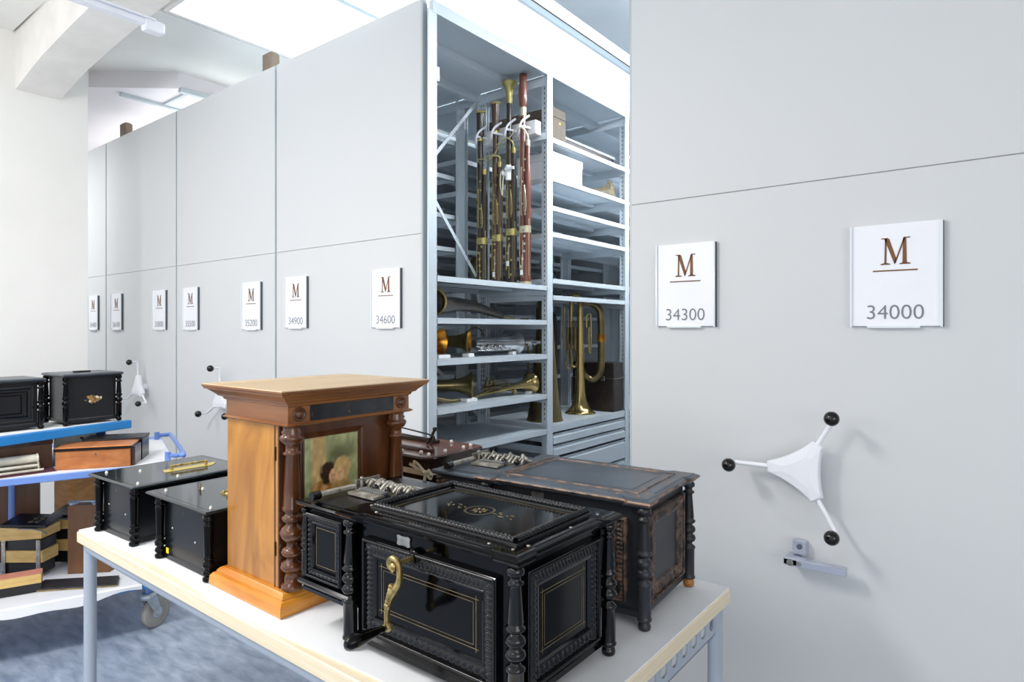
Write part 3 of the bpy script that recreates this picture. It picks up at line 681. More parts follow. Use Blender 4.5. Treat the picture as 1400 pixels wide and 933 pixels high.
def organette(label, loc, rotz, hw, hd, M, crank, worn):
    t = thing('paper_roll_organette', label, 'organette', loc, rotz, 'black organettes with a roll mechanism on a side wing')
    body, carve, top = M
    H = 0.285
    b = MB(); bx, by = hw - 0.012, hd - 0.012
    b.rects([(-bx, bx, -by, by, 0.022), (-bx, bx, -by, by, H)])
    b.rects([(-bx - 0.003, bx + 0.003, -by - 0.003, by + 0.003, 0.020), (-bx - 0.005, bx + 0.005, -by - 0.005, by + 0.005, 0.034), (-bx, bx, -by, by, 0.040)])
    b.build('body', body, t)
    cols = []
    for sx in (-1, 1):
        for sy in (-1, 1):
            cols.append(column(sx * hw, sy * hd, 0.0, H, 0.0165, carve if not worn else body, t, flute=True))
            if worn and sx == 1 and sy == 1: 
                fb = MB(); fb.lathe([(0.008, -0.0), (0.0145, 0.004), (0.0155, 0.012), (0.012, 0.020), (0.010, 0.024), (0.015, 0.026), (0.015, 0.034)], (hw, hd, 0), (0, 0, 1), 18)
                o = fb.build('replaced_foot', 'ochre', cols[-1]); o['label'] = 'unpainted honey wood foot'
    # front, right side
    carved_panel(t, face_map('y', -by), (1, 0, 0), (0, 0, 1), (0, -1, 0), -bx + 0.028, bx - 0.034, 0.052, 0.252, (body, carve), not worn, name='front_panel')
    carved_panel(t, face_map('x', bx, 1), (0, 1, 0), (0, 0, 1), (1, 0, 0), -by + 0.028, by - 0.022, 0.045, 0.262, (body, carve), not worn, name='side_panel')
    carved_panel(t, face_map('y', by, 1), (1, 0, 0), (0, 0, 1), (0, 1, 0), -bx + 0.03, bx - 0.03, 0.045, 0.262, (body, carve), False, name='back_panel')
    # lid
    b = MB(); a_, b_ = hw + 0.008, hd + 0.008
    prof = [(-0.014, H - 0.002), (-0.010, H + 0.001), (-0.002, H + 0.004), (-0.001, H + 0.008), (0.004, H + 0.010), (0.006, H + 0.013), (0.004, H + 0.017), (0.000, H + 0.019), (-0.003, H + 0.0195), (-0.006, H + 0.022), (-0.010, H + 0.023)]
    b.loft([lid_ring(a_, b_, 0.010, 0.045, z, o) for o, z in prof])
    if worn:
        b.m(1); b.loft([lid_ring(a_, b_, 0.0104, 0.045, z, o + 0.0002) for o, z in ((0.0035, H + 0.0095), (0.0062, H + 0.013), (0.0042, H + 0.0165))], cap=False)
    lid = b.build('lid', [top, 'rubbed'], t)
    zt = H + 0.023
    u0, u1, v0, v1 = -0.188, 0.200, -0.125, 0.120
    f = MB()
    mp = lambda u, v, h: (u, v, zt + h)
    if not worn:
        ring_frame(f, mp, u0, u1, v0, v1, [(-0.009, 0), (-0.008, 0.004), (0.012, 0.004), (0.014, 0)])
        for (p, q) in (((u0, v0), (u1, v0)), ((u0, v1), (u1, v1)), ((u0, v0), (u0, v1)), ((u1, v0), (u1, v1))):
            f.rope((p[0], p[1], zt + 0.006), (q[0], q[1], zt + 0.006), 0.0072, 0.020, 3, 14)
        f.build('rope_moulding', carve, lid)
    else:
        ring_frame(f, mp, u0, u1, v0, v1, [(-0.004, 0), (-0.003, 0.0025), (0.0, 0.0025), (0.001, 0)])
        f.m(1); f.carved((u0 + 0.002, v0, zt + 0.001), (0, 1, 0), (1, 0, 0), (0, 0, 1), v1 - v0, 0.028, 0.004, 0.012, 1)
        ring_frame(f, mp, u0, u1, v0, v1, [(0.024, 0.0005), (0.0252, 0.0008), (0.0264, 0.0005)])
        f.build('lid_moulding', ['rubbed', carve], lid)
    o_ = MB()
    if not worn:
        line_rect(o_, mp, u0 + 0.024, u1 - 0.024, v0 + 0.022, v1 - 0.022, 0.0009, 0.0006)
        line_rect(o_, mp, u0 + 0.029, u1 - 0.029, v0 + 0.027, v1 - 0.027, 0.0006, 0.0006)
        cx_, cy_ = 0.006, -0.002
        for rad in (0.033, 0.030):
            o_.loft([[(cx_ + r_ * math.cos(2 * PI * k / 40), cy_ + r_ * math.sin(2 * PI * k / 40), zt + 0.0006) for k in range(40)] for r_ in (rad, rad + 0.0009)], cap=False)
        for k in range(8):
            a = 2 * PI * k / 8; d = Vector((math.cos(a), math.sin(a), 0)); n_ = Vector((-d.y, d.x, 0)); C_ = Vector((cx_, cy_, zt + 0.0006))
            o_.add([C_ + d * 0.004, C_ + d * 0.013 + n_ * 0.003, C_ + d * 0.020, C_ + d * 0.013 - n_ * 0.003], [(0, 1, 2, 3)])
        for sg in (-1, 1):
            for k in range(9):
                px = cx_ + sg * (0.042 + k * 0.0065); py = cy_ + 0.012 * math.sin(k * 1.3) * sg; a = 0.8 * math.sin(k * 2.1) + (0.3 if sg > 0 else 2.6)
                d = Vector((math.cos(a), math.sin(a), 0)) * 0.0065; n_ = Vector((-d.y, d.x, 0)) * 0.32; C_ = Vector((px, py, zt + 0.0006))
                o_.add([C_ - d, C_ + n_, C_ + d, C_ - n_], [(0, 1, 2, 3)])
        o_.build('gilt_ornament', 'gold', lid)
    for (x, y) in ((0.214, -0.150), (0.224, -0.118), (0.226, 0.02), (0.222, 0.13), (0.16, -0.152), (-0.16, -0.148), (-0.21, -0.12), (-0.02, 0.15), (0.12, 0.15)):
        sc = MB(); sc.lathe([(0.0035, 0), (0.0035, 0.001), (0.0015, 0.0018)], (x, y, zt), (0, 0, 1), 10); sc.build('lid_screw', 'nickel' if not worn else 'ochre', lid)
    # latch plate on the fascia
    b = MB(); yl = -by - 0.001
    b.prism([(-0.088, 0.257), (-0.082, 0.255), (-0.075, 0.2565), (-0.062, 0.2565), (-0.055, 0.255), (-0.049, 0.257), (-0.0505, 0.266), (-0.049, 0.275), (-0.055, 0.277), (-0.062, 0.2755), (-0.075, 0.2755), (-0.082, 0.277), (-0.088, 0.275), (-0.0865, 0.266)], yl - 0.0025, yl)
    b.build('latch_plate', 'nickel', t)
    # left wing with its own front panel, little columns and overhanging base
    wx0, wx1, wy0, wy1 = -hw - 0.170, -hw + 0.006, -hd + 0.002, hd - 0.03
    b = MB(); b.box(wx0, wx1, wy0, wy1, 0.118, H - 0.003)
    wing = b.build('side_wing', body, t)
    b = MB(); b.rects([(wx0 + 0.006, wx1, wy0 + 0.004, wy1, 0.085), (wx0 - 0.004, wx1, wy0 - 0.008, wy1, 0.090), (wx0 - 0.004, wx1, wy0 - 0.008, wy1, 0.098), (wx0 - 0.002, wx1, wy0 - 0.004, wy1, 0.102),
                       (wx0 - 0.010, wx1, wy0 - 0.014, wy1, 0.106), (wx0 - 0.012, wx1, wy0 - 0.016, wy1, 0.112), (wx0 - 0.008, wx1, wy0 - 0.012, wy1, 0.117), (wx0, wx1, wy0, wy1, 0.121)])
    b.build('wing_base_moulding', carve, wing)
    b = MB()
    b.rects([(wx0, wx1, wy0, wy1, H - 0.004), (wx0 - 0.012, wx1, wy0 - 0.014, wy1 + 0.01, H + 0.003), (wx0 - 0.016, wx1, wy0 - 0.018, wy1 + 0.012, H + 0.008), (wx0 - 0.014, wx1, wy0 - 0.016, wy1 + 0.01, H + 0.013), (wx0 - 0.010, wx1, wy0 - 0.012, wy1 + 0.008, H + 0.0145)])
    wl = b.build('wing_top', top, wing)
    cb = MB(); cb.lathe(column_profile(H - 0.125, 0.0085), (wx0 + 0.004, wy0 - 0.004, 0.121), (0, 0, 1), 16); cb.build('slender_column', carve, wing)
    carved_panel(wing, face_map('y', wy0), (1, 0, 0), (0, 0, 1), (0, -1, 0), wx0 + 0.016, wx1 - 0.028, 0.126, H - 0.012, (body, carve), not worn, cw=0.010, fw=0.004, name='wing_panel')
    # roll-reading mechanism on the wing
    zt2 = H + 0.0145
    R_ = MB(); R_.box(wx0 + 0.015, wx1 - 0.02, wy0 + 0.005, wy1 - 0.02, zt2, zt2 + 0.003); mech = R_.build('tracker_board', 'darkbl' if not worn else 'btop', wing)
    R_ = MB(); bxx = wx0 + 0.030
    R_.bbox(bxx, bxx + 0.014, wy0 + 0.002, wy0 + 0.115, zt2 + 0.010, zt2 + 0.020, 0.002); R_.m(1).cyl((bxx + 0.007, wy0 - 0.010, zt2 + 0.014), (bxx + 0.007, wy0 + 0.012, zt2 + 0.014), 0.010)
    R_.build('tracker_bar', ['nickelw', 'knob'], mech)
    R_ = MB(); R_.box(bxx + 0.03, wx1 - 0.022, wy0 + 0.075, wy0 + 0.108, zt2 + 0.006, zt2 + 0.012)
    nt_ = 22
    for k in range(nt_):
        x = bxx + 0.034 + (wx1 - 0.06 - bxx) * k / nt_
        R_.m(k % 2).box(x, x + 0.0034, wy0 + 0.104, wy0 + 0.128, zt2 + 0.010, zt2 + 0.015)
        R_.m(1).box(x + 0.0022, x + 0.0036, wy0 + 0.1, wy0 + 0.112, zt2 + 0.0122, zt2 + 0.0126)
    R_.build('comb', ['nickelw', 'slot'], mech)
    R_ = MB()
    for k in range(11):
        x = bxx + 0.012 + (wx1 + 0.02 - bxx) * k / 11; j = random.uniform(-0.009, 0.009)
        R_.m(0).tube([(x, wy0 + 0.14, zt2 + 0.010), (x + 0.004, wy0 + 0.155 + j, zt2 + 0.024), (x - 0.003, wy0 + 0.175, zt2 + 0.021 + j), (x + 0.002, wy0 + 0.192, zt2 + 0.010)], 0.0042, 6, 3)
        R_.m(0).ball((x + 0.006, wy0 + 0.165 + j, zt2 + 0.022), 0.0055, 8)
        if k % 3 == 0: R_.m(1).ball((x + 0.005, wy0 + 0.132, zt2 + 0.016), 0.0085, 10)
    R_.m(0).cyl((bxx + 0.01, wy0 + 0.15, zt2 + 0.008), (wx1 - 0.01, wy0 + 0.15, zt2 + 0.008), 0.005); R_.cyl((bxx + 0.01, wy0 + 0.185, zt2 + 0.008), (wx1 - 0.01, wy0 + 0.185, zt2 + 0.008), 0.006)
    R_.box(bxx + 0.0, wx1 - 0.02, wy0 + 0.13, wy0 + 0.20, zt2 + 0.002, zt2 + 0.006)
    R_.box(bxx - 0.006, bxx, wy0 + 0.125, wy0 + 0.2, zt2 + 0.002, zt2 + 0.026)
    R_.build('valve_levers', ['nickelw', 'knob'], mech)
    R_ = MB(); R_.cyl((bxx + 0.02, wy0 + 0.125, zt2 + 0.005), (bxx + 0.02, wy0 + 0.125, zt2 + 0.030), 0.004); R_.ball((bxx + 0.02, wy0 + 0.125, zt2 + 0.034), 0.0055, 10)
    R_.bbox(wx1 - 0.03, wx1 + 0.004, wy0 + 0.205, wy0 + 0.212, zt2 + 0.006, zt2 + 0.012, 0.001)
    R_.build('thumb_screw', 'nickel', mech)
    if crank:
        # crank: shaft at local x=-0.035, z=0.24 ; S-shaped brass arm and black wooden grip
        yb_ = -by; X0, Z0 = -0.030, 0.243
        b = MB(); b.lathe([(0.017, 0), (0.017, 0.006), (0.012, 0.010), (0.007, 0.012)], (X0, yb_ - 0.004, Z0), (0, -1, 0), 20); b.build('crank_bushing', 'bgloss', t)
        b = MB(); ya = yb_ - 0.062
        b.cyl((X0, yb_ - 0.006, Z0), (X0, ya + 0.004, Z0), 0.005)
        q = [(X0 + 0.002, ya, Z0 - 0.012), (X0 - 0.012, ya, Z0 - 0.001), (X0 - 0.004, ya, Z0 + 0.012), (X0 + 0.012, ya, Z0 + 0.006), (X0 + 0.016, ya, Z0 - 0.014), (X0 + 0.012, ya, Z0 - 0.034), (X0 - 0.004, ya, Z0 - 0.052), (X0 - 0.016, ya, Z0 - 0.075), (X0 - 0.021, ya, Z0 - 0.100), (X0 - 0.020, ya, Z0 - 0.122)]
        b.tube(q, [0.006, 0.0075, 0.008, 0.0075, 0.0085, 0.0095, 0.014, 0.010, 0.0075, 0.008], 12, 6, flat=0.72)
        for k in range(6): b.ball((X0 - 0.002 - k * 0.0025, ya - 0.006, Z0 - 0.040 - k * 0.008), 0.0058, 8)
        b.ball((X0 + 0.0, ya - 0.001, Z0 - 0.002), 0.0075, 10)
        b.lathe([(0.009, 0), (0.010, 0.006), (0.007, 0.012)], (X0 - 0.020, ya + 0.006, Z0 - 0.126), (0, -1, 0), 16)
        cr = b.build('crank_arm', 'brass', t); cr['label'] = 'ornate S-shaped cast brass crank arm'
        b = MB(); b.lathe([(0.005, 0), (0.0075, 0.004), (0.006, 0.010), (0.0085, 0.018), (0.0125, 0.045), (0.0145, 0.062), (0.0125, 0.076), (0.006, 0.083)], (X0 - 0.020, ya - 0.008, Z0 - 0.126), (-0.16, -1, -0.05), 18)
        b.build('grip', 'bgloss', cr)
    return t

organette('polished black organette with brass crank and carved rope-edged lid, front of the table', (-0.9145, 1.045, TZ), 0.0, 0.2295, 0.163, ('bgloss', 'bcarve', 'bgloss'), True, False)
organette('worn matte black organette with faded blue lid, behind the polished one', (-0.915, 1.497, TZ), math.radians(4), 0.2295, 0.155, ('bmatte', 'bcarve2', 'btop'), False, True)

# ------------------------------------------------------------------ walnut cabinet
cb = thing('walnut_cabinet', 'tall walnut cabinet with turned columns and a picture on its front, on the table', 'musical cabinet', (-1.56, 1.09, TZ))
BX0, BX1, BY0, BY1 = -1.70, -1.452, 0.897, 1.29
b = MB(); b.rects([(-1.735, -1.389, 0.8645, 1.325, 0.7505), (-1.737, -1.387, 0.8625, 1.327, 0.757), (-1.735, -1.389, 0.8645, 1.325, 0.776), (-1.728, -1.396, 0.871, 1.318, 0.784), (-1.722, -1.402, 0.877, 1.312, 0.786), (-1.722, -1.402, 0.877, 1.312, 0.789), (-1.715, -1.409, 0.884, 1.305, 0.797), (-1.708, -1.416, 0.888, 1.30, 0.800)])
b.build('plinth', 'plinth', cb, world=True)
b = MB(); b.box(BX0, BX1, BY0, BY1, 0.80, 1.262); b.build('carcase', 'walnut', cb, world=True)
b = MB(); b.box(BX1, BX1 + 0.004, BY0 + 0.004, BY1 - 0.004, 0.80, 1.214); 
mp = face_map('x', BX1 + 0.004, 1)
ring_frame(b, mp, 0.953, 1.155, 0.90, 1.180, [(0, 0), (0, 0.007), (0.003, 0.009), (0.006, 0.006), (0.010, 0.005), (0.013, 0.007), (0.015, 0.002)])
b.build('front_board', 'walnutd', cb, world=True)
b = MB(); b.box(BX0 - 0.0005, BX1 + 0.048, BY0 - 0.003, BY1 + 0.003, 1.214, 1.262)
b.build('frieze', 'cornice', cb, world=True)
b = MB(); b.rects([(BX0 - 0.003, BX1 + 0.052, BY0 - 0.006, BY1 + 0.006, 1.209), (BX0 - 0.005, BX1 + 0.058, BY0 - 0.012, BY1 + 0.012, 1.213), (BX0 - 0.003, BX1 + 0.052, BY0 - 0.006, BY1 + 0.006, 1.2175)])
b.build('string_moulding', 'cornice', cb, world=True)
b = MB(); b.box(BX1 - 0.0, BX1 + 0.005, BY0 - 0.0006, BY0 + 0.012, 0.80, 1.209); b.box(BX1 - 0.016, BX1 - 0.012, BY0 - 0.0012, BY0, 0.80, 1.209)
b.build('door_edge', 'walnutd', cb, world=True)
for z in (0.88, 1.12):
    b = MB(); b.box(BX1 - 0.012, BX1 - 0.008, BY0 - 0.003, BY0, z, z + 0.035); b.build('hinge', 'hinge', cb, world=True)
# frieze sign and rosettes
b = MB(); b.box(BX1 + 0.048, BX1 + 0.0505, 0.957, 1.232, 1.219, 1.258)
b.build('frieze_plate', 'slate', cb, world=True)['label'] = 'dark glass plate with faint gilt script'
for y in (0.925, 1.262):
    b = MB(); b.lathe([(0.018, 0), (0.018, 0.004), (0.014, 0.005), (0.013, 0.002), (0.011, 0.003), (0.010, 0.006), (0.006, 0.010), (0.002, 0.011)], (BX1 + 0.048, y, 1.2385), (1, 0, 0), 24)
    b.build('rosette', 'walnutd', cb, world=True)
# cornice
b = MB(); fx1 = BX1 + 0.048
def cr_(o, z): return (BX0 - o * 1.5, fx1 + o * 0.85, BY0 - o, BY1 + o * 1.25, z)
b.rects([cr_(0.0, 1.257), cr_(0.006, 1.260), cr_(0.008, 1.266), cr_(0.016, 1.269), cr_(0.019, 1.274), cr_(0.031, 1.285), cr_(0.034, 1.2875), cr_(0.038, 1.288), cr_(0.0395, 1.293), cr_(0.042, 1.295), cr_(0.042, 1.300)])
b.m(1).rects([cr_(0.042, 1.300), cr_(0.040, 1.3025)])
b.build('cornice', ['cornice', 'pale_top'], cb, world=True)
# columns
def big_column(y):
    h = 1.209 - 0.80; r = 0.0265
    q = [(0.95, 0), (1.0, 0.01), (1.0, 0.03), (0.7, 0.04), (0.68, 0.11), (0.85, 0.115), (1.05, 0.135), (0.98, 0.165), (0.55, 0.18), (0.5, 0.195), (0.85, 0.21), (1.0, 0.23), (0.85, 0.25), (0.5, 0.265), (0.55, 0.29), (0.8, 0.30), (1.08, 0.335), (1.1, 0.35), (0.95, 0.375), (0.6, 0.395), (0.55, 0.41), (0.85, 0.42), (0.95, 0.44), (0.7, 0.455), (0.6, 0.47), (0.85, 0.485), (0.9, 0.5), (0.82, 0.51), (0.62, 0.82), (0.85, 0.825), (0.85, 0.835), (0.6, 0.845), (0.62, 0.885), (0.95, 0.90), (1.15, 0.925), (1.05, 0.94), (0.85, 0.95), (0.98, 0.965), (0.8, 0.98), (0.9, 1.0)]
    b = MB(); b.lathe([(a * r, z * h) for a, z in q], (-1.424, y, 0.80), (0, 0, 1), 24, flutes=(h * 0.5, h * 0.825))
    b.build('turned_column', 'walnutm', cb, world=True)
big_column(0.918); big_column(1.262)
# picture: soft colour print of two children, colours held per vertex as the print's own pigment
def picture():
    nx, nz = 70, 84; y0, y1, z0, z1 = 0.966, 1.142, 0.913, 1.167; X_ = BX1 + 0.0048
    me_v = []; cols = []
    def sstep(a, b_, x): 
        t = max(0, min(1, (x - a) / (b_ - a))); return t * t * (3 - 2 * t)
    def mixc(a, b_, t): return [a[i] + (b_[i] - a[i]) * t for i in range(3)]
    rnd = random.Random(3); gx = [[rnd.random() for _ in range(20)] for _ in range(20)]
    def ns(u, v):
        u *= 14; v *= 14; i, j = int(u) % 19, int(v) % 19; fu, fv = u % 1, v % 1
        a = gx[i][j] * (1 - fu) + gx[i + 1][j] * fu; c_ = gx[i][j + 1] * (1 - fu) + gx[i + 1][j + 1] * fu
        return a * (1 - fv) + c_ * fv
    for j in range(nz + 1):
        for i in range(nx + 1):
            u, v = i / nx, j / nz
            me_v.append((X_, y0 + (y1 - y0) * u, z0 + (z1 - z0) * v)); v = v - 0.07
            c_ = mixc([150, 156, 108], [176, 182, 132], v)
            c_ = mixc(c_, [84, 84, 56], 0.85 * math.exp(-(((u - 0.66) / 0.26) ** 2 + ((v - 0.70) / 0.16) ** 2)))
            pil = sstep(0.12, 0.17, u) * (1 - sstep(0.37, 0.41, u)); c_ = mixc(c_, [200, 166, 112], pil * 0.9)
            # clothes
            d1 = ((u - 0.33) / 0.24) ** 2 + ((v - 0.30) / 0.16) ** 2; c_ = mixc(c_, [176, 120, 60] if ns(u * 1.5, v * 1.5) > 0.45 else [206, 156, 96], sstep(1.1, 0.9, d1))
            d2 = ((u - 0.68) / 0.20) ** 2 + ((v - 0.30) / 0.17) ** 2; c_ = mixc(c_, [196, 158, 96], sstep(1.1, 0.9, d2))
            c_ = mixc(c_, [116, 84, 48], sstep(0.26, 0.0, v) * 0.7)
            # hair and faces
            d = ((u - 0.45) / 0.15) ** 2 + ((v - 0.53) / 0.115) ** 2; c_ = mixc(c_, [52, 36, 24], sstep(1.35, 0.7, d + 0.9 * (ns(u * 2.2, v * 2.2) - 0.5)))
            d = ((u - 0.70) / 0.15) ** 2 + ((v - 0.56) / 0.13) ** 2; c_ = mixc(c_, [206, 172, 112], sstep(1.35, 0.7, d + 0.7 * (ns(u * 2.0 + 0.2, v * 2.2) - 0.5)))
            d = ((u - 0.525) / 0.075) ** 2 + ((v - 0.485) / 0.08) ** 2; c_ = mixc(c_, [216, 168, 124], sstep(1.15, 0.85, d))
            d = ((u - 0.655) / 0.075) ** 2 + ((v - 0.50) / 0.08) ** 2; c_ = mixc(c_, [222, 178, 132], sstep(1.15, 0.85, d))
            for (fx_, fz_) in ((0.51, 0.495), (0.55, 0.495), (0.63, 0.51), (0.675, 0.51)):
                d = ((u - fx_) / 0.014) ** 2 + ((v - fz_) / 0.010) ** 2; c_ = mixc(c_, [90, 60, 44], sstep(1.3, 0.6, d) * 0.35)
            k = 0.92 + 0.44 * ns(u * 1.3 + 0.1, v * 1.3) * (0.4 + 0.6 * ns(v * 0.7, u * 0.7))
            c_ = [min(255, q * k) for q in c_]; cols.append(srgb(*c_))
    fs = [(j * (nx + 1) + i, j * (nx + 1) + i + 1, (j + 1) * (nx + 1) + i + 1, (j + 1) * (nx + 1) + i) for j in range(nz) for i in range(nx)]
    inv = ROOTM[cb.name].inverted(); me = bpy.data.meshes.new('picture'); me.from_pydata([tuple(inv @ Vector(v)) for v in me_v], [], fs)
    ca = me.color_attributes.new('pigment', 'FLOAT_COLOR', 'POINT')
    for i, c_ in enumerate(cols): ca.data[i].color = c_
    m_ = bpy.data.materials.new('printed_picture'); m_.use_nodes = True; nt = m_.node_tree
    at = nt.nodes.new('ShaderNodeAttribute'); at.attribute_name = 'pigment'
    nt.links.new(at.outputs['Color'], nt.nodes['Principled BSDF'].inputs['Base Color']); nt.nodes['Principled BSDF'].inputs['Roughness'].default_value = 0.3
    me.materials.append(m_)
    o = bpy.data.objects.new('picture', me); COL.objects.link(o); o.parent = cb
    o['label'] = 'faded green and brown print of two children embracing'
picture()

# ------------------------------------------------------------------ pegged mahogany box behind the cabinet
t = thing('tape_tied_box', 'reddish mahogany pegged box tied with cream cotton tape, behind the walnut cabinet', 'organette', (-1.72, 1.565, TZ))
def rrect(x0, x1, y0, y1, r, z, n=5):
    o = []
    for (cx_, cy_, a0) in ((x1 - r, y0 + r, -PI / 2), (x1 - r, y1 - r, 0), (x0 + r, y1 - r, PI / 2), (x0 + r, y0 + r, PI)):
        for k in range(n + 1): a = a0 + PI / 2 * k / n; o.append((cx_ + r * math.cos(a), cy_ + r * math.sin(a), z))
    return o
X0, X1, Y0, Y1 = -1.98, -1.432, 1.40, 1.665
b = MB(); b.loft([rrect(X0 + 0.006, X1 - 0.006, Y0 + 0.006, Y1 - 0.006, 0.02, 0.7505), rrect(X0 + 0.006, X1 - 0.006, Y0 + 0.006, Y1 - 0.006, 0.02, 1.0105)]); b.build('lower_case', 'blackbrown', t, world=True)
b = MB(); b.loft([rrect(X0, X1, Y0, Y1, 0.025, 1.011), rrect(X0, X1, Y0, Y1, 0.025, 1.037), rrect(X0 - 0.006, X1 + 0.006, Y0 - 0.006, Y1 + 0.006, 0.03, 1.038), rrect(X0 - 0.006, X1 + 0.006, Y0 - 0.006, Y1 + 0.006, 0.03, 1.046), rrect(X0 - 0.003, X1 + 0.003, Y0 - 0.003, Y1 + 0.003, 0.027, 1.048)])
b.build('upper_case', 'blackbrown', t, world=True)
b = MB(); b.loft([rrect(X0 - 0.002, X1 + 0.002, Y0 - 0.002, Y1 + 0.002, 0.027, 1.0481), rrect(X0 - 0.002, X1 + 0.002, Y0 - 0.002, Y1 + 0.002, 0.027, 1.0505)]); b.build('lid', 'mahog', t, world=True)
b = MB(); b.bbox(-1.9, -1.475, 1.462, 1.474, 1.0506, 1.062, 0.002); b.build('batten', 'mahogd', t, world=True)
for (x, y) in ((-1.455, 1.425), (-1.455, 1.50), (-1.452, 1.585), (-1.46, 1.63), (-1.50, 1.435), (-1.56, 1.64), (-1.575, 1.42)):
    MB().ball((x, y, 1.055), 0.0065, 10).build('peg', 'whitepin', t, world=True)
b = MB(); b.cyl((-1.92, 1.60, 1.10), (-1.585, 1.565, 1.085), 0.0028); b.cyl((-1.92, 1.57, 1.078), (-1.585, 1.555, 1.072), 0.003)
b.tube([(-1.60, 1.56, 1.055), (-1.58, 1.56, 1.075), (-1.575, 1.562, 1.09), (-1.568, 1.565, 1.105)], 0.005, 8, 4); b.ball((-1.568, 1.565, 1.107), 0.008, 8); b.tube([(-1.585, 1.56, 1.085), (-1.567, 1.56, 1.08), (-1.57, 1.56, 1.062), (-1.585, 1.56, 1.052)], 0.0035, 8, 4)
b.bbox(-1.9, -1.59, 1.59, 1.615, 1.0508, 1.062, 0.002)
b.build('paper_clamp', 'hinge', t, world=True)
b = MB()
b.loft([rrect(X0 - 0.002, X1 + 0.001, Y0 - 0.001, Y1 + 0.001, 0.028, 0.992), rrect(X0 - 0.002, X1 + 0.001, Y0 - 0.001, Y1 + 0.001, 0.028, 1.010)], cap=False)
kx, ky, kz = -1.436, 1.392, 1.006
def ribbon(pts, wd=0.009):
    P = catmull(pts, 6); r1 = []; r2 = []
    for p in P: r1.append(p + Vector((0.3, 0.2, 1)).normalized() * wd / 2); r2.append(p - Vector((0.3, 0.2, 1)).normalized() * wd / 2)
    b.loft([r1, r2], cap=False, closed=False, smooth=True)
ribbon([(kx, ky, kz), (kx - 0.02, ky - 0.015, kz + 0.028), (kx - 0.045, ky - 0.01, kz + 0.03), (kx - 0.035, ky - 0.005, kz + 0.012), (kx, ky, kz)])
ribbon([(kx, ky, kz), (kx + 0.025, ky - 0.01, kz + 0.012), (kx + 0.038, ky - 0.006, kz - 0.006), (kx + 0.022, ky, kz - 0.016), (kx, ky, kz - 0.003)])
ribbon([(kx, ky, kz), (kx - 0.035, ky - 0.012, kz + 0.015), (kx - 0.06, ky - 0.012, kz + 0.022)])
b.loft([[(kx - 0.004, ky - 0.003, kz), (kx - 0.003, ky - 0.012, kz - 0.05), (kx - 0.002, ky - 0.006, kz - 0.11)], [(kx + 0.009, ky - 0.003, kz), (kx + 0.010, ky - 0.012, kz - 0.05), (kx + 0.008, ky - 0.006, kz - 0.11)]], cap=False, closed=False)
b.ball((kx, ky - 0.003, kz), 0.008, 8)
b.build('cotton_tape', 'tape', t, world=True)

# ------------------------------------------------------------------ two low black boxes with columns
def column_box(label, loc, rotz, cx, cy, lidx0, lidx1, lidy0, lidy1, latch):
    t = thing('black_music_box', label, 'music box', loc, rotz, 'low black music boxes with turned corner columns')
    H = 0.187
    b = MB(); b.box(-cx + 0.010, cx - 0.010, -cy + 0.010, cy - 0.010, 0.008, H); b.rects([(-cx + 0.006, cx - 0.006, -cy + 0.006, cy - 0.006, 0.004), (-cx + 0.006, cx - 0.006, -cy + 0.006, cy - 0.006, 0.016), (-cx + 0.010, cx - 0.01, -cy + 0.01, cy - 0.01, 0.020)])
    b.m(1)
    for (x, z) in ((-cx * 0.6, 0.10), (cx * 0.35, 0.085)): b.lathe([(0.003, 0), (0.002, 0.001)], (x, -cy + 0.0095, z), (0, -1, 0), 8)
    b.build('body', ['bbox', 'whitepin'], t)
    q = [(0.6, 0), (1.0, 0.02), (1.0, 0.06), (0.6, 0.085), (0.85, 0.10), (1.05, 0.13), (0.85, 0.17), (0.55, 0.19), (0.95, 0.215), (1.05, 0.25), (0.95, 0.285), (0.6, 0.31), (0.85, 0.325), (0.95, 0.345), (0.75, 0.36), (0.72, 0.39), (0.9, 0.82), (0.92, 0.86), (0.6, 0.875), (1.0, 0.9), (1.0, 0.93), (0.8, 0.95), (0.9, 1.0)]
    for sx in (-1, 1):
        for sy in (-1, 1):
            c_ = MB(); c_.lathe([(a * 0.0155, z * H) for a, z in q], (sx * cx, sy * cy, 0), (0, 0, 1), 20); c_.build('turned_column', 'bgloss', t)
    b = MB()
    b.loft([[(lidx0 + o, lidy0 + o, z), (lidx1 - o, lidy0 + o, z), (lidx1 - o, lidy1 - o, z), (lidx0 + o, lidy1 - o, z)] for o, z in ((0.012, H), (0.003, H + 0.003), (0, H + 0.006), (0, H + 0.009), (0.004, H + 0.012), (0.006, H + 0.0125))])
    b.m(1)
    mp = lambda u, v, h: (u, v, H + 0.0125 + h)
    line_rect(b, mp, lidx0 + 0.016, lidx1 - 0.016, lidy0 + 0.016, lidy1 - 0.016, 0.0012, 0.0004)
    lid = b.build('lid', ['bboxtop', 'bbox'], t)
    zt = H + 0.0126
    for (x, y) in ((lidx0 + 0.05, lidy0 + 0.04), (lidx1 - 0.03, lidy0 + 0.03), (lidx1 - 0.035, lidy0 + 0.16), (lidx0 + 0.12, lidy0 + 0.12)):
        b = MB(); b.lathe([(0.005, 0), (0.004, 0.004), (0.003, 0.007)], (x, y, zt), (0, 0, 1), 8); b.build('peg', 'whitepin', lid)
    return t, lid, zt
t, lid, zt = column_box('low black music box with brass handle on lid, left end of the table', (-2.375, 1.045, TZ), math.radians(2), 0.132, 0.182, -0.168, 0.172, -0.205, 0.205, 0)
b = MB(); b.loft([[(0.0, -0.03, zt), (0.045, -0.045, zt), (0.055, 0.12, zt), (0.01, 0.16, zt)], [(0.0, -0.03, zt + 0.0015), (0.045, -0.045, zt + 0.0015), (0.055, 0.12, zt + 0.0015), (0.01, 0.16, zt + 0.0015)]])
h_ = b.build('handle_plate', 'brassb', lid)
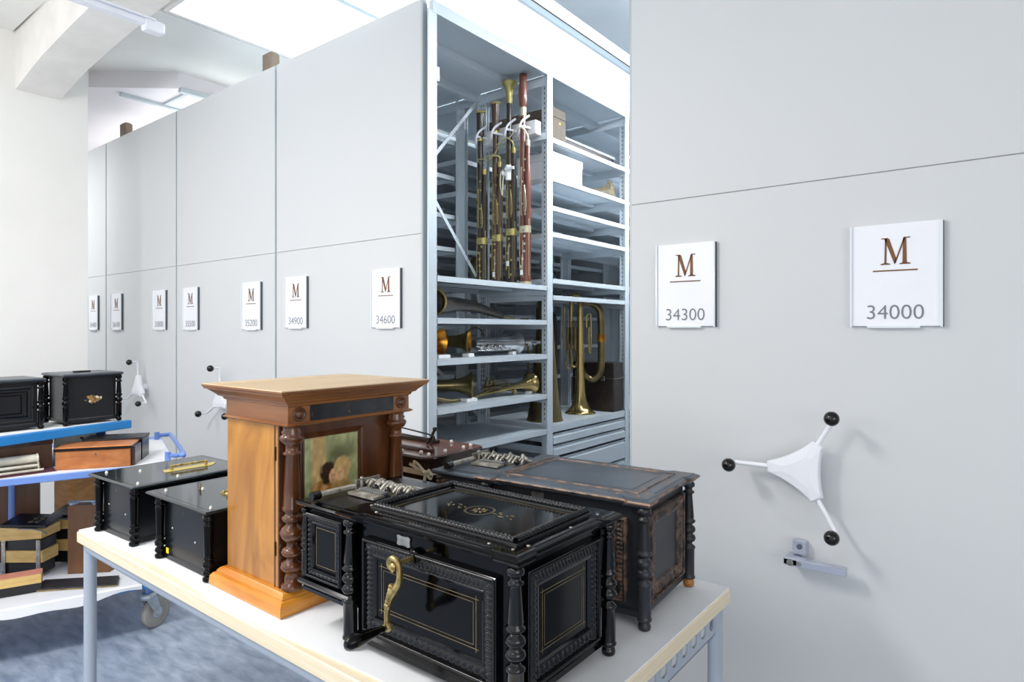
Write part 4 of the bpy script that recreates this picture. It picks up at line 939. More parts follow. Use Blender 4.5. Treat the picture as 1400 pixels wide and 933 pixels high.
b = MB(); b.cyl((0.022, -0.015, zt + 0.015), (0.032, 0.115, zt + 0.015), 0.0045); b.cyl((0.022, -0.01, zt), (0.022, -0.01, zt + 0.017), 0.005); b.cyl((0.032, 0.11, zt), (0.032, 0.11, zt + 0.017), 0.005)
b.build('handle_bar', 'brass', h_)
t, lid, zt = column_box('low black music box between the brass-handled box and the walnut cabinet', (-1.909, 1.055, TZ), 0.0, 0.150, 0.182, -0.205, 0.176, -0.203, 0.20, 0)
b = MB(); b.lathe([(0.012, 0), (0.013, 0.003), (0.009, 0.006)], (0.03, -0.06, zt), (0, 0, 1), 14); b.ball((0.03, -0.06, zt + 0.012), 0.008, 10); b.box(0.0, 0.05, -0.075, -0.05, zt, zt + 0.0015); b.ball((0.012, -0.066, zt + 0.004), 0.006, 8)
b.build('brass_latch', 'brass', lid)
b = MB(); b.cyl((-0.09, -0.09, zt), (-0.09, -0.088, zt + 0.018), 0.003); b.build('pin', 'gold', lid)
b = MB(); b.lathe([(0.008, 0), (0.008, 0.0012), (0.006, 0.0014), (0.0055, 0.0004)], (0.105, -0.172, 0.165), (0, -1, 0), 16); b.build('keyhole_ring', 'gold', t)
b = MB(); b.box(-0.128, -0.112, -0.1745, -0.1735, 0.014, 0.034); b.build('sticker', 'yellow', t)
# ------------------------------------------------------------------ blue trolley at the left
TR = Matrix.Translation((-3.364, 0.782, 0)) @ Matrix.Rotation(math.radians(-19), 4, 'Z')
tr = thing('blue_trolley', 'blue steel trolley with three shelves on grey castors, at the left', 'trolley', (-3.364, 0.782, 0), math.radians(-19))
def deck(nm, x0, x1, y0, y1, z0, z1, m_, th=0.0):
    b = MB(); b.bbox(x0, x1, y0, y1, z0, z1, 0.003)
    if th:
        b.v = [tuple(Matrix.Rotation(th, 4, 'Z') @ Vector(v)) for v in b.v]
    return b.build(nm, m_, tr)
deck('bottom_shelf', -0.90, -0.005, -0.62, 0.60, 0.235, 0.262, 'blue')
deck('middle_shelf', -0.90, 0.0, -0.62, 0.66, 0.785, 0.815, 'blue2')
TH = math.radians(31.5)
us = deck('upper_shelf', -0.52, 0.0, -0.55, 0.575, 0.955, 0.995, 'blue', TH)
for (x, y) in ((-0.22, 0.555), (-0.48, 0.50), (-0.10, -0.3)):
    v = Matrix.Rotation(TH, 4, 'Z') @ Vector((x, y, 0)); b = MB()
    b.box(v.x - 0.016, v.x + 0.016, v.y - 0.02, v.y + 0.02, 0.816, 0.956)
    b.build('upper_shelf_bracket', 'navy', tr)
for (x, y) in ((-0.634, -0.02), (-0.05, 0.63), (-0.76, 0.63), (-0.05, -0.59), (-0.76, -0.59)):
    b = MB(); b.cyl((x, y, 0.262), (x, y, 0.86 if y > 0.1 else 0.785), 0.0135, n=14); b.build('corner_post', 'blue2', tr)
b = MB(); b.tube([(-0.05, 0.63, 0.84), (-0.05, 0.68, 0.84), (-0.08, 0.70, 0.84), (-0.73, 0.70, 0.84), (-0.76, 0.68, 0.84), (-0.76, 0.63, 0.84)], 0.011, 10, 5); b.build('push_handle', 'blue2', tr)
def caster(x, y, a):
    b = MB(); b.cyl((x, y, 0.18), (x, y, 0.236), 0.013); b.m(0); st = b.build('castor_stem', 'blue2', tr)
    R = Matrix.Translation((x, y, 0)) @ Matrix.Rotation(a, 4, 'Z') @ Matrix.Scale(1.22, 4)
    def T(mb): mb.v = [tuple(R @ Vector(v)) for v in mb.v]; return mb
    b = MB(); b.lathe([(0.028, 0.128), (0.030, 0.132), (0.030, 0.142), (0.022, 0.150)], (0, 0, 0), (0, 0, 1), 18)
    for s_ in (-1, 1): b.prism([(-0.024, 0.130), (0.024, 0.130), (0.044, 0.058), (0.036, 0.048), (0.024, 0.052)], s_ * 0.0185, s_ * 0.0215, 'y')
    b.cyl((0.034, -0.026, 0.060), (0.034, 0.026, 0.060), 0.008)
    T(b).build('castor_fork', 'zinc', st)
    b = MB(); b.lathe([(0.045, -0.013), (0.052, -0.013), (0.058, -0.010), (0.0585, 0.010), (0.052, 0.013), (0.045, 0.013)], (0.034, 0, 0.060), (0, 1, 0), 32)
    b.m(1).lathe([(0.008, -0.0145), (0.02, -0.0145), (0.022, -0.011), (0.040, -0.011), (0.045, -0.0135), (0.045, 0.0135), (0.040, 0.011), (0.022, 0.011), (0.02, 0.0145), (0.008, 0.0145)], (0.034, 0, 0.060), (0, 1, 0), 32)
    T(b).build('castor_wheel', ['rubber', 'wheelp'], st)
caster(-0.10, 0.55, math.radians(127)); caster(-0.72, 0.55, 0.9); caster(-0.10, -0.55, 2.6); caster(-0.72, -0.55, 1.2)
# paper and foam liners on its shelves
def liner(label, mtx, x0, x1, y0, y1, z, drop, ampl=0.01):
    b = MB(); n = 40; R1 = []; R2 = []; R3 = []; R0 = []
    for i in range(n + 1):
        y = y0 + (y1 - y0) * i / n; wv = ampl * math.sin(y * 9) + ampl * 0.5 * math.sin(y * 23 + 1)
        R0.append((x0, y, z)); R1.append((x1 - 0.004, y, z)); R2.append((x1 + 0.004, y, z - 0.006)); R3.append((x1 + 0.006 + 0.3 * wv, y, z - drop - wv))
    b.loft([R0, R1, R2, R3], cap=False, closed=False)
    b.loft([[(p[0], p[1], p[2] - 0.0015) for p in R] for R in (R0, R1)], cap=False, closed=False)
    o = b.build('paper_liner', 'liner', loc=None)
    o.matrix_world = mtx; tag(o, label, 'protective sheet'); ROOTM[o.name] = mtx
    return o
liner('white sheet lining the bottom shelf of the blue trolley, edge hanging down', TR, -0.78, 0.0, -0.6, 0.52, 0.2645, 0.035, 0.012)
liner('white sheet lining the middle shelf of the blue trolley', TR, -0.78, -0.008, -0.6, 0.655, 0.8175, -0.002, 0.0)
TRU = TR @ Matrix.Rotation(TH, 4, 'Z')
liner('white sheet lining the top blue shelf under the two black boxes', TRU, -0.5, -0.03, -0.52, 0.56, 0.9975, -0.0005, 0.0)

def quadbox(b, P, z0, z1, inset=0.0, top_over=0.0):
    P = [Vector((p[0], p[1], 0)) for p in P]; c_ = sum(P, Vector()) / 4
    def r(z, k): return [((p - c_).normalized() * k + p).to_tuple()[:2] + (z,) for p in P]
    b.loft([r(z0, inset), r(z1, inset)])
    return b
def rectf(p, ang, w_, d):
    # footprint: front-left p, direction ang of the front edge, width, depth (to the left of the edge direction)
    u = Vector((math.cos(ang), math.sin(ang))); v = Vector((-u.y, u.x)); p = Vector(p)
    return [p, p + u * w_, p + u * w_ + v * d, p + v * d]

# black column-cornered boxes on the top shelf
def shelf_box(label, p, ang, w_, d, h, flower):
    t = thing('black_music_box', label, 'music box', (p[0], p[1], 0.999), ang, 'low black music boxes with turned corner columns')
    b = MB(); b.box(0.010, w_ - 0.010, 0.010, d - 0.010, 0.014, h - 0.02); b.rects([(0.006, w_ - 0.006, 0.006, d - 0.006, 0.010), (0.006, w_ - 0.006, 0.006, d - 0.006, 0.024), (0.01, w_ - 0.01, 0.01, d - 0.01, 0.03)])
    mp = face_map('y', 0.010)
    if flower:
        b.m(1); line_rect(b, mp, 0.035, w_ - 0.035, 0.04, h - 0.045, 0.0012, 0.0006)
    else:
        b.m(2); ring_frame(b, mp, 0.03, w_ - 0.028, 0.04, h - 0.04, [(0, 0), (0, 0.006), (0.006, 0.008), (0.014, 0.006), (0.02, 0.008), (0.024, 0.001)])
        ring_frame(b, mp, 0.075, w_ - 0.07, 0.075, h - 0.075, [(0, 0), (0, 0.002), (0.004, 0.002), (0.004, 0)])
    b.build('body', ['darkbl', 'hinge', 'bcarve'], t)
    if flower:
        g = MB(); rr = random.Random(4)
        for k in range(46):
            a = rr.uniform(0, 2 * PI); q = rr.random() ** 0.6; cx_ = w_ * 0.5 + 0.042 * q * math.cos(a); cz_ = h * 0.47 + 0.020 * q * math.sin(a); r_ = rr.uniform(0.003, 0.007); n_ = 6
            g.m(rr.choice((0, 0, 1, 2))); g.add([mp(cx_ + r_ * (1.4 if k % 2 else 1) * math.cos(2 * PI * i / n_ + k), cz_ + r_ * (0.6 if k % 2 else 1) * math.sin(2 * PI * i / n_ + k), 0.0008 + k * 0.00001) for i in range(n_)], [tuple(range(n_))])
        g.build('flower_decal', ['gold', 'ochre', 'tape'], t)['label'] = 'gilded spray of flowers'
    for x in (0, w_):
        for y in (0, d):
            c_ = MB(); c_.lathe([(a * 0.0125, z * (h - 0.02)) for a, z in [(0.6, 0), (1.0, 0.02), (0.9, 0.07), (0.5, 0.09), (1.0, 0.11), (1.0, 0.36), (1.15, 0.38), (0.6, 0.40), (1.1, 0.43), (1.3, 0.46), (1.1, 0.50), (0.6, 0.52), (1.1, 0.55), (1.2, 0.58), (0.8, 0.60), (0.95, 0.62), (0.7, 0.84), (1.1, 0.86), (1.1, 0.88), (0.6, 0.90), (1.1, 0.94), (1.0, 1.0)]], (x, y, 0), (0, 0, 1), 16); c_.build('turned_column', 'bgloss', t)
    b = MB(); o = 0.016
    b.loft([[(-o + i, -o + i, z), (w_ + o - i, -o + i, z), (w_ + o - i, d + o - i, z), (-o + i, d + o - i, z)] for i, z in ((0.01, h - 0.02), (0.002, h - 0.015), (0, h - 0.010), (0.003, h - 0.006), (0.006, h - 0.004))])
    b.build('lid', 'btop', t)
    if flower:
        b = MB(); b.bbox(w_ * 0.3, w_ * 0.62, d * 0.4, d * 0.5, h - 0.004, h + 0.004, 0.002); b.build('lid_catch', 'darkbl', t)
    return t
shelf_box('black music box with gilded flower spray, right one on the top blue shelf', (-3.480, 1.055), math.radians(94), 0.232, 0.22, 0.247, True)
shelf_box('black music box with a framed plain front, left one on the top blue shelf', (-3.455, 0.575), math.radians(94), 0.385, 0.22, 0.235, False)

ZM = 0.8185
ang = math.atan2(0.247, 0.164)
# orange-brown hinged box
t = thing('hinged_wooden_box', 'orange-brown wooden box with dark lid rim on the middle trolley shelf', 'wooden box', (-3.371, 0.98, ZM), ang)
b = MB(); b.bbox(0, 0.296, 0.004, 0.15, 0, 0.083, 0.002); b.m(1).cyl((0.158, 0.004, 0.064), (0.158, 0.003, 0.064), 0.004); b.box(0.157, 0.159, 0.0028, 0.004, 0.056, 0.064)
b.build('case', ['orange', 'slot'], t)
b = MB(); b.rects([(0, 0.298, 0.002, 0.152, 0.084), (-0.005, 0.303, -0.004, 0.156, 0.088), (-0.005, 0.303, -0.004, 0.156, 0.096)]); b.m(1).rects([(-0.004, 0.302, -0.003, 0.155, 0.0962), (0.004, 0.294, 0.005, 0.147, 0.101)])
b.build('lid', ['bbox', 'orange'], t)
MB().bbox(0.2965, 0.312, 0.02, 0.14, 0.002, 0.088, 0.002).build('end_block', 'mahogd', t)
# black box with worn gold decal
P4 = [(-3.329, 1.328), (-3.45, 1.408), (-3.588, 1.200), (-3.467, 1.120)]
b = MB(); quadbox(b, P4, ZM, 0.917)
t = thing('decal_box', 'black box with worn pale floral decal on its lid, behind the orange-brown box', 'wooden box', (-3.4, 1.26, ZM))
b.build('case', 'bbox', t, world=True)
b = MB(); quadbox(b, P4, 0.9175, 0.928, 0.003); b.build('lid', 'bmatte', t, world=True)
g = MB(); rr = random.Random(9); A, B, C_, D_ = [Vector((p[0], p[1], 0)) for p in P4]
for k in range(60):
    s_, q = rr.uniform(0.1, 0.9), rr.uniform(0.15, 0.85); p = A.lerp(D_, s_).lerp(B.lerp(C_, s_), q); r_ = rr.uniform(0.003, 0.010)
    g.m(k % 2); g.add([(p.x + r_ * math.cos(i * 1.05 + k), p.y + 0.6 * r_ * math.sin(i * 1.05 + k), 0.9285 + k * 0.00001) for i in range(6)], [tuple(range(6))])
g.build('lid_decal', ['gold', 'leather'], t, world=True)
# dark brown box and cylinder mechanism at the left of the middle shelf
Pd = [(-3.52, 0.73), (-3.475, 1.00), (-3.63, 1.04), (-3.68, 0.76)]
t = thing('roll_box', 'dark brown wooden box behind the nickel roller mechanism on the middle shelf', 'wooden box', (-3.55, 0.86, ZM))
b = MB(); quadbox(b, Pd, ZM, 0.925); b.build('case', 'brownw', t, world=True)
b = MB(); quadbox(b, Pd, 0.926, 0.945, 0.004); b.build('lid', 'mahogd', t, world=True)
t = thing('roller_mechanism', 'pale nickel roller mechanism lying on maroon cloth, left on the middle shelf', 'mechanism', (-3.42, 0.83, ZM + 0.003), math.radians(84))
b = MB()
b.cyl((-0.16, 0.015, 0.054), (0.10, 0.015, 0.054), 0.020, n=20); b.cyl((-0.16, -0.012, 0.028), (0.10, -0.012, 0.028), 0.007); b.cyl((-0.16, 0.04, 0.03), (0.10, 0.04, 0.03), 0.009)
for x in (-0.15, -0.055, 0.095): b.lathe([(0.024, 0), (0.026, 0.003), (0.024, 0.006)], (x, 0.015, 0.052), (1, 0, 0), 20); b.box(x, x + 0.005, -0.022, 0.05, 0.006, 0.04)
b.cyl((-0.16, -0.025, 0.009), (0.115, -0.025, 0.009), 0.006); b.cyl((-0.16, 0.05, 0.009), (0.115, 0.05, 0.009), 0.006)
b.cyl((-0.052, 0.015, 0.07), (-0.052, 0.015, 0.08), 0.004)
b.build('roller_frame', 'cream', t)
b = MB(); b.loft([[(x, y, z) for x, y in ((-0.18, -0.045), (0.16, -0.045), (0.165, 0.06), (-0.18, 0.065))] for z in (ZM + 0.0, ZM + 0.002)])
o = b.build('maroon_cloth', 'maroon'); o.matrix_world = Matrix.Translation((-3.42, 0.83, 0)) @ Matrix.Rotation(math.radians(84), 4, 'Z'); tag(o, 'small maroon cloth under the nickel roller mechanism', 'cloth')
b = MB(); quadbox(b, [(-3.52, 1.035), (-3.50, 1.085), (-3.60, 1.12), (-3.62, 1.06)], ZM, 0.885)
tag(b.build('small_box', 'brownw2'), 'small brown box between the dark brown box and orange-brown box', 'wooden box')
t = thing('latched_white_box', 'small white box with dark hook latch, far side of the middle shelf', 'box', (-3.82, 1.22, ZM))
b = MB(); quadbox(b, [(-3.80, 1.10), (-3.74, 1.27), (-3.83, 1.30), (-3.89, 1.13)], ZM, 0.925); b.build('case', 'cream', t, world=True)
b = MB(); b.tube([(-3.747, 1.20, 0.90), (-3.74, 1.215, 0.885), (-3.742, 1.235, 0.882), (-3.735, 1.24, 0.872)], 0.004, 8, 4); b.ball((-3.750, 1.21, 0.895), 0.005, 8); b.build('hook_latch', 'knob', t, world=True)

# bottom shelf
ZD = 0.2665
t = thing('tall_wooden_box', 'large dark brown wooden box behind the blue post on the bottom shelf', 'wooden box', (-3.85, 0.85, ZD))
b = MB(); quadbox(b, rectf((-4.15, 0.62), math.radians(72), 0.50, 0.06), ZD, 0.75); b.build('case', 'brownw', t, world=True)
b = MB(); quadbox(b, rectf((-4.152, 0.615), math.radians(72), 0.51, 0.07), 0.7505, 0.765); b.build('lid', 'brownw2', t, world=True)
t = thing('ochre_box', 'golden-brown box under the middle shelf beside the dark boards', 'wooden box', (-3.75, 1.25, ZD))
Pq = [(-3.952, 1.243), (-4.01, 1.362), (-4.14, 1.31), (-4.087, 1.186)]
b = MB(); quadbox(b, Pq, ZD, 0.65); b.build('case', 'ochre', t, world=True)
b = MB(); quadbox(b, Pq, 0.6505, 0.66, 0.005); b.build('lid', 'brownw', t, world=True)
t = thing('upright_case', 'upright flat brown wooden case with metal fittings on top edge, bottom shelf', 'case', (-3.45, 1.15, ZD))
Pp = [(-3.60, 1.10), (-3.47, 1.235), (-3.50, 1.27), (-3.64, 1.135)]
b = MB(); quadbox(b, Pp, ZD, 0.597); b.build('case', 'brownw2', t, world=True)
b = MB(); b.bbox(-3.62, -3.58, 1.105, 1.14, 0.5975, 0.614, 0.003); b.bbox(-3.54, -3.51, 1.18, 1.21, 0.5975, 0.610, 0.003); b.cyl((-3.60, 1.12, 0.612), (-3.50, 1.22, 0.612), 0.005)
b.build('metal_fitting', 'zinc', t, world=True)
def squeezebox(label, p, ang, s_, tilt):
    t = thing('bellows_instrument', label, 'bellows instrument', (p[0], p[1], ZD), ang, 'pine and black bellows instruments on the bottom shelf')
    W = 0.20 * s_
    b = MB(); b.bbox(0.012, W - 0.012, 0.01, 0.11, 0.012, 0.070, 0.003); b.bbox(0.014, W - 0.006, 0.008, 0.11, 0.128, 0.182, 0.003); b.build('bellows_case', 'darkbl', t)
    b = MB(); b.bbox(0.006, W, 0.004, 0.115, 0.070, 0.128, 0.004); b.build('pine_band', 'pine', t)
    b = MB(); b.loft([[(-0.012, y, 0.176), (W + 0.004, y, 0.190), (W + 0.004, y, 0.190 + 0.046 * s_), (-0.006, y, 0.240)] for y in (-0.006, 0.12)])
    b.build('pine_top', 'pine', t)
    b = MB(); b.loft([[(-0.002, y, 0.2405 + e), (W + 0.02, y, 0.238 + e), (W + 0.02, y, 0.250 + e), (-0.002, y, 0.2535 + e)] for y, e in ((0.0, 0), (0.12, 0.02))])
    b.m(1)
    for i in range(2):
        for j in range(2): b.bbox(W * 0.56 + i * 0.032, W * 0.56 + i * 0.032 + 0.022, 0.025 + j * 0.035, 0.048 + j * 0.035, 0.2515 + j * 0.006, 0.262 + j * 0.006, 0.002)
    b.build('button_board', ['darkbl', 'leather'], t)
    for x in (0.002, W - 0.026):
        b = MB(); b.box(x, x + 0.018, -0.001, 0.004, 0.0, 0.180); b.m(1)
        for z in (0.03, 0.10, 0.168): b.lathe([(0.0025, 0), (0.002, 0.001)], (x + 0.009, -0.001, z), (0, -1, 0), 8)
        b.build('metal_strap', ['nickel', 'slot'], t)
    b = MB(); b.tube([(W * 0.45, -0.008, 0.236), (W * 0.8, -0.012, 0.236), (W + 0.01, -0.012, 0.228), (W + 0.02, -0.012, 0.218), (W + 0.035, -0.012, 0.217)], 0.0035, 8, 4); b.build('wire_lever', 'nickel', t)
    return t
squeezebox('pine and black bellows instrument with metal straps, left front on the bottom shelf', (-3.79, 0.885), math.radians(38), 0.97, 0)
squeezebox('second pine and black bellows instrument, behind the strapped one against the brown case', (-3.80, 1.085), math.radians(40), 0.66, 0)
b = MB(); b.bbox(-3.66, -3.60, 1.00, 1.24, 0.545, 0.556, 0.003); b.v = [tuple(Matrix.Translation((-3.6, 1.08, 0.55)) @ Matrix.Rotation(-0.35, 4, 'X') @ Matrix.Translation((3.6, -1.08, -0.55)) @ Vector(v)) for v in b.v]
t = thing('felt_topped_box', 'shallow pine and black box with salmon top, bottom left on the trolley', 'wooden box', (-3.45, 0.8, ZD))
Pf = rectf((-3.55, 0.70), math.radians(70), 0.27, 0.07)
b = MB(); quadbox(b, Pf, ZD, 0.305); b.build('base', 'darkbl', t, world=True)
b = MB(); quadbox(b, Pf, 0.3055, 0.345); b.build('pine_layer', 'pine', t, world=True)
b = MB(); quadbox(b, Pf, 0.3455, 0.349); b.build('felt_top', 'pinkish', t, world=True)
Pf = [(-3.474, 0.925), (-3.245, 1.190), (-3.345, 1.235), (-3.565, 0.995)]
b = MB(); quadbox(b, Pf, ZD, 0.272); quadbox(b.m(1), Pf, 0.2722, 0.280, -0.003)
tag(b.build('flat_board', ['gold', 'bmatte']), 'flat black board with yellow edge lying on the bottom shelf sheet', 'board')
for (p, q, lab) in (((-3.60, 0.93, 0.535), (-3.53, 1.04, 0.548), 'pale wooden stick lying across the left bellows instrument'), ((-3.62, 1.02, 0.51), (-3.52, 1.15, 0.575), 'pale wooden stick leaning towards the upright brown case')):
    pass

# ------------------------------------------------------------------ bassoons
def bassoon(label, x, y, z0, Hh, wood, keym, kind, wing_h):
    t = thing('bassoon', label, 'bassoon', (x, y, z0), 0.0, 'bassoons standing in the rack')
    s_ = Hh / 1.26; hb = 0.34 * s_; wr = 0.018
    b = MB()
    for sx in (-1, 1): b.lathe([(0.022, 0.0), (0.0235, 0.01), (0.0235, hb * 0.45), (0.0255, hb * 0.5), (0.025, hb)], (sx * 0.013, 0, 0), (0, 0, 1), 18)
    b.box(-0.013, 0.013, -0.022, 0.022, 0.003, hb - 0.002)
    b.build('boot_joint', wood, t)
    b = MB()
    for z, hh in ((0, 0.022), (hb - 0.03, 0.042)):
        b.loft([[(0.013 * (1 if math.cos(a) > 0 else -1) + 0.0262 * math.cos(a), 0.0262 * math.sin(a), zz) for a in [2 * PI * k / 24 + 0.13 for k in range(24)]] for zz in (z + 0.001, z + hh)])
    b.build('boot_bands', keym, t)
    zt = Hh * (0.84 if kind != 'flare' else 0.80)
    b = MB(); b.lathe([(wr, hb + 0.01), (wr * 0.95, hb + 0.25 * s_), (wr * 1.15, hb + 0.27 * s_), (wr, hb + 0.30 * s_), (wr * 0.95, zt)], (-0.015, 0, 0), (0, 0, 1), 16)
    b.build('long_joint', wood, t)
    b = MB(); b.lathe([(0.016, hb + 0.01), (0.019, hb + 0.06), (0.019, hb + wing_h * 0.6), (0.013, hb + wing_h * 0.72), (0.0125, hb + wing_h)], (0.020, 0, 0), (0, 0, 1), 16)
    b.m(1).lathe([(0.0145, hb + wing_h - 0.03), (0.015, hb + wing_h + 0.004)], (0.020, 0, 0), (0, 0, 1), 16)
    b.build('wing_joint', [wood, keym], t)
    b = MB()
    if kind == 'ring':
        b.lathe([(0.020, zt), (0.023, zt + 0.02), (0.024, Hh - 0.05), (0.027, Hh - 0.012)], (-0.015, 0, 0), (0, 0, 1), 20); b.m(1).lathe([(0.020, zt - 0.01), (0.0215, zt + 0.018)], (-0.015, 0, 0), (0, 0, 1), 20)
        b.lathe([(0.027, Hh - 0.012), (0.033, Hh - 0.006), (0.033, Hh), (0.022, Hh), (0.020, Hh - 0.03)], (-0.015, 0, 0), (0, 0, 1), 20, cap=False)
    elif kind == 'flare':
        b.lathe([(0.017, zt), (0.018, Hh - 0.13)], (-0.015, 0, 0), (0, 0, 1), 20); b.m(1).lathe([(0.0185, Hh - 0.13), (0.020, Hh - 0.07), (0.028, Hh - 0.03), (0.050, Hh - 0.004), (0.051, Hh), (0.046, Hh - 0.004), (0.024, Hh - 0.035), (0.014, Hh - 0.09)], (-0.015, 0, 0), (0, 0, 1), 24, cap=False)
    else:
        b.lathe([(0.018, zt), (0.0225, zt + 0.02), (0.029, zt + 0.065), (0.0275, Hh - 0.09), (0.0225, Hh - 0.045), (0.0245, Hh), (0.018, Hh), (0.016, Hh - 0.03)], (-0.015, 0, 0), (0, 0, 1), 22); b.m(1).lathe([(0.020, zt - 0.05), (0.022, zt)], (-0.015, 0, 0), (0, 0, 1), 20)
    b.build('bell', [wood, keym], t)
    # keywork
    rr = random.Random(int(abs(x) * 100)); b = MB()
    def rod(xx, za, zb, yy=-0.026): 
        b.cyl((xx, yy, za), (xx, yy, zb), 0.0019, n=6)
        for zz in (za, zb): b.ball((xx, yy + 0.002, zz), 0.004, 6)
    rod(-0.030, hb + 0.10, hb + 0.55 * s_, -0.012); rod(-0.012, hb + 0.08, hb + 0.36 * s_, -0.022); rod(0.012, hb + 0.10, hb + 0.25 * s_, -0.024); rod(-0.036, hb - 0.2, hb + 0.3, -0.006); rod(0.037, 0.06, hb + 0.05, -0.012); rod(0.004, 0.05, hb - 0.08, -0.028); rod(-0.02, 0.10, hb - 0.04, -0.028)
    b.tube([(0.012, -0.024, hb + 0.25 * s_), (0.022, -0.027, hb + 0.20 * s_), (0.026, -0.027, hb + 0.12 * s_), (0.016, -0.026, hb + 0.08 * s_)], 0.0025, 6, 4)
    for k in range(7):
        zz = hb * 0.2 + k * hb * 0.13; b.lathe([(0.0075, 0), (0.0085, 0.002), (0.005, 0.004)], (rr.uniform(-0.022, 0.02), -0.024, zz), (0, -1, 0), 10)
    for k in range(6):
        zz = hb + 0.08 + k * 0.065 * s_; b.lathe([(0.006, 0), (0.007, 0.002), (0.004, 0.004)], (rr.uniform(-0.032, 0.02), -0.020, zz), (0, -1, 0), 10)
    b.build('keywork', keym, t)
    return t, hb + wing_h
ZB = 1.7155; YB = 3.055
B1 = bassoon('dark bassoon with brass ring bell, leftmost in the rack', -2.640, YB, ZB, 1.115, 'bsn1', 'key', 'ring', 0.44)
B2 = bassoon('umber bassoon with cream ring bell, second from left in the rack', -2.515, YB, ZB, 1.145, 'bsn2', 'key', 'ring', 0.46)
B3 = bassoon('narrow dark bassoon with flared brass bell, third from left in the rack', -2.405, YB, ZB, 1.245, 'bsn1', 'key', 'flare', 0.50)
B4 = bassoon('reddish maple bassoon with pale keys, rightmost in the rack beside the post', -2.300, YB, ZB, 1.270, 'bsn3', 'keyn', 'plain', 0.52)
for (tt_, zz), s_ in ((B4, 1.0), (B3, 0.8), (B2, 0.5)):
    b = MB(); b.tube([(0.020, 0, zz), (0.020, -0.004, zz + 0.035), (0.0, -0.03, zz + 0.075 * s_), (-0.035, -0.05, zz + 0.065 * s_), (-0.075, -0.055, zz + 0.025), (-0.11, -0.055, zz + 0.03), (-0.15 * s_ - 0.02, -0.055, zz + 0.0)] if s_ != 0.8 else [(0.020, 0, zz), (0.015, -0.01, zz + 0.04), (-0.01, -0.035, zz + 0.06), (-0.05, -0.05, zz + 0.03), (-0.09, -0.055, zz - 0.03), (-0.15, -0.055, zz - 0.075)], [0.006, 0.0045, 0.0035, 0.0028], 8, 5)
    b.build('crook', 'keyn' if s_ == 1.0 else 'key', tt_)
b = MB(); b.cyl((0.0, -0.03, 0.64), (0.0, -0.03, 0.73), 0.018); b.box(-0.012, 0.05, -0.05, -0.035, 0.70, 0.715)
b.build('foam_wrap', 'foam', B3[0])
b = MB(); b.tube([(-0.02, -0.04, 0.71), (-0.045, -0.045, 0.69), (-0.05, -0.045, 0.62), (-0.035, -0.045, 0.55), (-0.03, -0.045, 0.63), (-0.02, -0.04, 0.70)], 0.004, 6, 4); b.build('tape_loop', 'tape', B3[0])
for (tt_, zz) in ((B2, 0.09), (B3, 0.15), (B4, 0.09)):
    b = MB(); b.cyl((0.0, -0.034, zz), (0.004, -0.034, zz + 0.09), 0.001, n=6); b.box(-0.010, 0.010, -0.036, -0.034, zz - 0.03, zz); b.build('paper_tag', 'foam', tt_[0])
t = thing('bassoon_rack', 'white foam-covered rack bar with ties holding the four bassoons', 'rack', (-2.49, 3.11, 2.66))
b = MB(); b.bbox(-2.735, -2.245, 3.088, 3.145, 2.625, 2.71, 0.004); b.build('padded_bar', 'foam', t, world=True)
b = MB(); b.box(-2.752, -2.212, 3.146, 3.152, 2.60, 2.64); b.build('support_rail', 'steel', t, world=True)
for x in (-2.655, -2.53, -2.42, -2.315):
    b = MB(); b.tube([(x - 0.035, 3.07, 2.61), (x - 0.012, 3.028, 2.64), (x + 0.012, 3.024, 2.69), (x + 0.036, 3.07, 2.735)], 0.0075, 8, 5, flat=0.5); b.tube([(x - 0.03, 3.085, 2.665), (x, 3.028, 2.668), (x + 0.03, 3.085, 2.665)], 0.009, 8, 5, flat=0.5)
    b.build('tie', 'white', t, world=True)

# ------------------------------------------------------------------ cases and boxes in the second bay
b = MB(); b.bbox(-2.78, -2.225, 3.235, 3.385, 2.6205, 2.825, 0.004); 
t = thing('brown_instrument_case', 'long brown fabric case with yellow dot on the top shelf', 'case', (-2.5, 3.31, 2.6205))
b.build('case_body', 'case', t, world=True)
b = MB(); b.box(-2.785, -2.222, 3.232, 3.388, 2.764, 2.767); b.build('lid_seam', 'hinge', t, world=True)
MB().lathe([(0.008, 0), (0.008, 0.001)], (-2.225, 3.315, 2.735), (1, 0, 0), 10).build('sticker', 'yellow', t, world=True)
t = thing('black_long_case', 'long low dark case lying far along the top shelf', 'case', (-2.4, 3.72, 2.6205))
b = MB(); b.bbox(-2.42, -2.28, 3.42, 4.1, 2.6205, 2.685, 0.004); b.build('case_body', 'caseb', t, world=True)
b = MB(); b.bbox(-2.425, -2.275, 3.415, 4.105, 2.6855, 2.70, 0.003); b.build('case_lid', 'steel', t, world=True)
t = thing('white_archive_box', 'plain white cardboard archive box beside the post', 'box', (-2.36, 3.41, 2.3855))
b = MB(); b.bbox(-2.50, -2.225, 3.235, 3.58, 2.3855, 2.50, 0.003); b.build('box_body', 'foam', t, world=True)
b = MB(); b.bbox(-2.503, -2.222, 3.232, 3.583, 2.5005, 2.548, 0.003); b.build('box_lid', 'foam', t, world=True)
t = thing('leather_bellows_piece', 'crumpled olive leather piece with pointed end on the second shelf', 'leather piece', (-2.3, 4.0, 2.3855))
